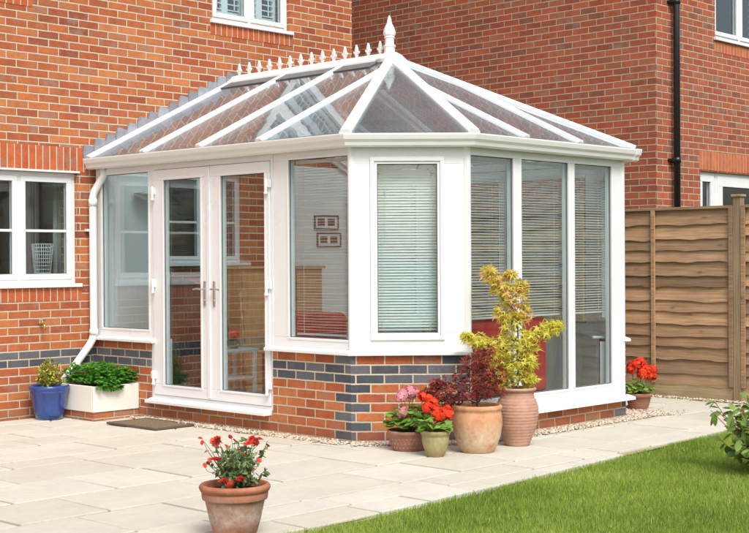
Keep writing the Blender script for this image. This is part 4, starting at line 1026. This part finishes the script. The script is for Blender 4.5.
m = MB(); m.box(PXa+.026, PXb-.026, PYa+.026, PYb-.026, .251, .285); m.build('soil', m_soil, T)
lf = MB(); st = MB()
for i in range(430):
    px_ = random.uniform(PXa+.05, PXb-.0); py_ = random.uniform(PYa-.0, PYb-.03); e = 1-max(abs((px_-(PXa+PXb)/2)/.27), abs((py_-(PYa+PYb)/2)/.33))**3
    h = random.uniform(.05, .20)*(.5+.6*max(0, e)); p = Vector((px_, py_, .29+h)); lean = 0
    if i % 4 == 0: branch(st, (px_*.7+.3*(PXa+PXb)/2, py_*.7+.3*(PYa+PYb)/2, .28), p, .002, .0015, .004, 3)
    rv = random.random()
    for k in range(4):
        dd = Vector((random.gauss(0, 1), random.gauss(0, 1), random.uniform(-.3, .4))); add_leaf(lf, p, dd, random.uniform(.03, .052), 'frilly', rv=rv)
for i in range(60):     # spilling over the near rim
    px_ = random.uniform(PXa+.02, PXa+.30); p = Vector((px_, PYa-random.uniform(0, .04), random.uniform(.28, .38)))
    for k in range(4): add_leaf(lf, p, Vector((random.gauss(0, 1), random.gauss(-.4, 1), random.uniform(-.6, .2))), random.uniform(.03, .048), 'frilly')
lf.build('foliage', m_pars, T, recalc=False); st.build('stem', m_stem, T)
# 9 shrub at the right edge
x, y = ground_at(776, 9.0)
T = empty('garden_shrub', (x, y, 0), 'broad leaved green shrub reaching in at the right edge over the lawn', 'shrub')
st = MB(); lf = MB(); c = Vector((x, y, 0))
for i in range(60):
    th = random.uniform(0, 2*PI); r = random.uniform(.08, .44); h = random.uniform(.18, .50)-.16*max(0, r-.3); tip = c+Vector((r*math.cos(th), r*math.sin(th), h)); P = branch(st, c+Vector((.06*math.cos(th), .06*math.sin(th), 0)), tip, .006, .002, .02)
    for q in range(13):
        k = random.randint(1, 3); e = Vector((math.cos(th), math.sin(th), 0)); add_leaf(lf, P[k].lerp(P[k+1], random.random()), e*.7+rdir(.1), random.uniform(.06, .11), 'oval')
st.build('stem', simple('red_stem', (.22, .06, .04), .6), T); lf.build('foliage', m_gar, T, recalc=False)
# ------------------------------------------------------------------ mat, tap
m = MB(); cxm, cym = 7.13, 9.53
T = empty('doormat', (cxm, cym, 0), 'brown openwork coir doormat lying on the paving by the glazed doors', 'doormat')
m_coir = simple('coir', (.20, .14, .085), .95, .35, 50, .004); m_rub = simple('brown_rubber', (.10, .075, .055), .8, .3, 30, .002)
x0, x1, y0, y1 = cxm-.22, cxm+.22, cym-.36, cym+.36
m = MB(); b = .035
m.box(x0, x1, y0, y0+b, .004, .022); m.box(x0, x1, y1-b, y1, .004, .022); m.box(x0, x0+b, y0+b, y1-b, .004, .022); m.box(x1-b, x1, y0+b, y1-b, .004, .022); m.build('border', m_rub, T, bevel=.004)
m = MB(); m.box(x0+b, x1-b, y0+b, y1-b, .004, .006)
nx, ny = 8, 14
for i in range(nx):
    for j in range(ny):
        xa = x0+b+(x1-x0-2*b)*(i+.5)/nx; ya = y0+b+(y1-y0-2*b)*(j+.5)/ny; m.lathe([(.023, 0), (.023, .010), (.019, .012), (.017, .008), (.0, .007)], (xa, ya, .009), 8, smooth=False)
m.build('mat_field', m_coir, T)
T = empty('garden_tap', (6.86, YA, .87), 'small brass garden tap fixed to the orange brick wall', 'tap')
m = MB(); tx, tz = 6.86, .865
m.tube([(tx, YA+.002, tz), (tx, YA-.06, tz), (tx, YA-.075, tz-.01), (tx, YA-.08, tz-.05)], [.010, .010, .011, .012], 10); m.tube([(tx, YA-.045, tz), (tx, YA-.045, tz+.035)], .007, 8)
m.lathe([(.026, 0), (.026, .006)], (tx, YA-.003, tz-.003), 4); m.build('spout', m_brass, T)
m = MB(); m.tube([(tx-.028, YA-.045, tz+.038), (tx+.028, YA-.045, tz+.038)], .005, 8); m.tube([(tx, YA-.045, tz+.03), (tx, YA-.045, tz+.045)], .007, 8); m.build('tap_handle', simple('tap_metal', (.35, .3, .2), .35, .1, metal=1), T)
# ------------------------------------------------------------------ interior things
FZ = .12
def bxs(name, boxes, mat, T, bevel=.01, seg=3):
    m = MB()
    for q in boxes: m.box(*q)
    return m.build(name, mat, T, bevel=bevel, seg=seg)
T = empty('sofa', (8.75, 7.25, FZ), 'red sofa standing inside the conservatory against the low glazed front', 'sofa')
bxs('base', [(8.05, 9.36, 6.95, 7.75, FZ+.05, FZ+.30)], m_sofa, T, .02); bxs('seat_cushion', [(8.2, 9.22, 7.12, 7.76, FZ+.302, FZ+.46)], m_sofa, T, .04)
bxs('backrest', [(8.05, 9.37, 6.86, 7.08, FZ+.18, FZ+.84)], m_sofa, T, .05, 4); bxs('armrest', [(8.04, 8.19, 7.09, 7.72, FZ+.302, FZ+.60)], m_sofa, T, .04); bxs('armrest', [(9.225, 9.37, 7.09, 7.72, FZ+.302, FZ+.60)], m_sofa, T, .04)
T = empty('armchair', (8.65, 8.8, FZ), 'red armchair inside the conservatory just right of the glazed doors', 'chair')
bxs('base', [(8.30, 9.05, 8.42, 9.20, FZ+.05, FZ+.30)], m_sofa, T, .02); bxs('seat_cushion', [(8.50, 9.06, 8.56, 9.06, FZ+.302, FZ+.46)], m_sofa, T, .04)
bxs('backrest', [(8.26, 8.48, 8.40, 9.22, FZ+.18, FZ+.86)], m_sofa, T, .06, 4); bxs('armrest', [(8.49, 9.05, 8.40, 8.54, FZ+.302, FZ+.60)], m_sofa, T, .04); bxs('armrest', [(8.49, 9.05, 9.08, 9.22, FZ+.302, FZ+.60)], m_sofa, T, .04)
T = empty('pine_cabinet', (9.5, 10.6, FZ), 'pine cabinet seen through the window right of the doors', 'cabinet')
bxs('body', [(8.93, 10.10, 10.42, 10.70, FZ, 1.36)], m_pine, T, .004); bxs('top', [(8.90, 10.13, 10.39, 10.71, 1.362, 1.39)], m_pine, T, .006)
bxs('door', [(8.95, 9.32, 10.40, 10.418, FZ+.06, 1.32)], m_pine, T, .003); bxs('door', [(9.33, 9.70, 10.40, 10.418, FZ+.06, 1.32)], m_pine, T, .003); bxs('door', [(9.71, 10.08, 10.40, 10.418, FZ+.06, 1.32)], m_pine, T, .003)
# framed pictures
for k, (xa, za, zb, lab) in enumerate(((10.40, 1.80, 1.96, 'upper of the two small framed pictures on the pale wall seen through the window'), (10.44, 1.60, 1.76, 'lower of the two small framed pictures on the pale wall seen through the window'))):
    T = empty('picture', (xa+.19, YA-.02, (za+zb)/2), lab, 'picture', 'framed pictures')
    y1_ = YA-.013
    bxs('frame', [(xa, xa+.38, y1_-.02, y1_, za, za+.015), (xa, xa+.38, y1_-.02, y1_, zb-.015, zb), (xa, xa+.015, y1_-.02, y1_, za+.015, zb-.015), (xa+.365, xa+.38, y1_-.02, y1_, za+.015, zb-.015)], m_dark, T, .001)
    bxs('print', [(xa+.015, xa+.365, y1_-.010, y1_-.002, za+.015, zb-.015)], m_plaster, T, 0)
    for j in range(2):
        o = bxs('photo', [(xa+.05+.16*j, xa+.16+.16*j, y1_-.014, y1_-.0105, za+.04, zb-.04)], m_dark, T, 0)
# table, chairs
T = empty('dining_table', (9.9, 9.45, FZ), 'pine table in the middle of the conservatory seen through the doors', 'table')
bxs('tabletop', [(9.45, 10.35, 8.95, 9.95, FZ+.71, FZ+.745)], m_pine, T, .008)
for xx in (9.52, 10.22):
    for yy in (9.02, 9.82): bxs('leg', [(xx, xx+.06, yy, yy+.06, FZ, FZ+.709)], m_pine, T, .006)
def ladder_chair(x, y, rz, lab):
    T = empty('dining_chair', (x, y, FZ), lab, 'chair', 'chairs in the conservatory')
    c_, s_ = math.cos(rz), math.sin(rz); W = lambda a, b, z: (x+a*c_-b*s_, y+a*s_+b*c_, FZ+z)
    m = MB(); m.box(-.21, .21, -.21, .21, .43, .46, W); m.build('seat', m_pine, T, bevel=.006)
    for a in (-.19, .19):
        m = MB(); m.box(a-.018, a+.018, -.2, -.165, 0, .43, W); m.build('leg', m_pine, T, bevel=.004)
        m = MB(); m.tube([W(a, .19, 0), W(a, .19, .46), W(a, .25, 1.02)], .018, 8); m.build('leg', m_pine, T)
    m = MB()
    for z in (.60, .74, .88, .99): m.box(-.17, .17, .20+.06*(z-.46)/.56, .215+.06*(z-.46)/.56, z-.03, z+.03, W)
    m.build('backrest', m_pine, T, bevel=.004)
ladder_chair(8.75, 9.75, PI/2+.3, 'ladder back pine chair behind the left glazed door')
ladder_chair(10.0, 8.72, PI, 'ladder back pine chair on the near side of the pine table')
x, y = 8.20, 10.18
T = empty('wicker_chair', (x, y, FZ), 'dark wicker armchair with arched back behind the left glazed panel', 'chair', 'chairs in the conservatory')
m = MB(); m.lathe([(.24, 0), (.27, .1), (.29, .36), (.27, .40), (.0, .41)], (x, y, FZ), 24); m.build('seat', m_wicker, T)
m = MB(); rings = []
for i in range(15):
    th = math.radians(-10+200*i/14); ht = .5+.52*math.sin(PI*i/14)**.6; e = Vector((math.cos(th), math.sin(th), 0)); rings.append([Vector((x, y, FZ+.3))+e*.27, Vector((x, y, FZ+.3+ht*.95-.12))+e*.31, Vector((x, y, FZ+.3+ht*.95-.12))+e*.34, Vector((x, y, FZ+.3))+e*.29])
m.loft(rings, True, True, True); m.build('backrest', m_wicker, T)
x, y = 8.12, 9.62
T = empty('side_table', (x, y, FZ), 'small white side table just inside the left glazed door', 'table')
bxs('tabletop', [(x-.2, x+.2, y-.17, y+.17, .60, .625)], m_white, T, .004); bxs('shelf', [(x-.18, x+.18, y-.15, y+.15, .34, .36)], m_white, T, .003)
for a in (-.19, .16):
    for b in (-.16, .13): bxs('leg', [(x+a, x+a+.03, y+b, y+b+.03, FZ, .599)], m_white, T, .002)
T = empty('potted_houseplant', (x, y-.05, .625), 'red flowering houseplant on the white side table behind the door glass', 'potted plant')
m = MB(); m.lathe([(.04, 0), (.05, .06), (.055, .07), (.045, .07), (.0, .06)], (x, y-.05, .626), 20); m.build('pot', m_tc4, T)
m = MB(); lf = MB()
flower_ball(m, (x, y-.05, .755), .05, 90, .016)
for i in range(24): add_leaf(lf, (x, y-.05, .69), rdir(.3), .07, 'oval')
m.build('flower_head', m_redf, T, recalc=False); lf.build('foliage', m_gleaf, T, recalc=False)
# curtain and wire basket in the left house window
T = empty('curtain', (7.2, YA+.33, 1.3), 'pale curtain gathered at the right side of the left house window', 'curtain')
m = MB(); rings = []
for i in range(17): xx = 7.24+.20*i/16; yy = YA+.36+.02*math.sin(i*1.7); rings.append([(xx, yy, .7), (xx, yy, 2.4), (xx, yy+.004, 2.4), (xx, yy+.004, .7)])
m.loft(rings, True, True, True); m.build('cloth', simple('curtain_cloth', (.36, .37, .36), .9), T)
T = empty('wire_basket', (7.0, YA+.45, 1.2), 'white wire basket standing behind the left house window', 'basket')
m = MB(); bx0, by0 = 7.02, YA+.30
bk = lambda i, z: (7.12+(.075+.02*(z-1.27)/.22)*math.cos(i), YA+.36+(.075+.02*(z-1.27)/.22)*math.sin(i), z+.04)
for k in range(14): th = 2*PI*k/14; m.tube([bk(th, 1.30), bk(th, 1.58)], .0035, 5)
for z in (1.30, 1.335, 1.37, 1.405, 1.44, 1.475, 1.51, 1.545, 1.58): m.tube([bk(2*PI*k/20, z) for k in range(21)], .0035, 5)
m.build('wires', m_white, T)
m = MB(); m.box(6.3, 7.26, YA+.282, YA+.52, 1.30, 1.335); tag(m.build('window_shelf', m_white, None, bevel=.004), 'white shelf behind the left house window carrying a wire basket', 'shelf')
# ------------------------------------------------------------------ garden behind the viewer (seen only in reflections)
m_tleaf = leafmat('tree_leaf', (.025, .05, .012), (.09, .14, .035), .3)
def tree(x, y, h, cr, lab, n=5200):
    T = empty('garden_tree', (x, y, 0), lab, 'tree', 'trees on the far side of the lawn'); st = MB(); lf = MB(); c = Vector((x, y, 0))
    branch(st, c, c+Vector((0, 0, h*.75)), .18, .06, .06, 6); blobs = []
    for i in range(16):
        th = random.uniform(0, 2*PI); r = cr*random.uniform(.2, .8); z = h*random.uniform(.32, .95); r *= math.sqrt(max(.1, 1-((z/h-.6)/.5)**2)); p = c+Vector((r*math.cos(th), r*math.sin(th), z)); branch(st, c+Vector((0, 0, z*.6)), p, .06, .02, .08); blobs.append(p)
    for i in range(n):
        b_ = random.choice(blobs); e = rdir(0); p = b_+e*cr*.42*random.random()**.4; add_leaf(lf, p, rdir(-.2), random.uniform(.12, .22), 'narrow')
    st.build('trunk', m_bark, T); lf.build('crown', m_tleaf, T, recalc=False)
for i, (x, y, h, cr) in enumerate([(-9, -7, 7, 2.8), (-3.5, -10, 8.5, 3.2), (3, -11, 7.5, 3), (9, -10, 8, 3), (-13, 2, 7.5, 3), (-14, 9, 8, 3), (15.5, -8, 7.5, 2.8)]):
    tree(x, y, h, cr, ['spreading green tree behind the viewer, nearest of the row', 'tall green tree behind the viewer left of centre', 'rounded green tree directly across the lawn', 'tall green tree by the end of the fence', 'green tree beyond the left side of the patio', 'tall green tree farthest along the left boundary', 'green tree standing beyond the fence'][i])
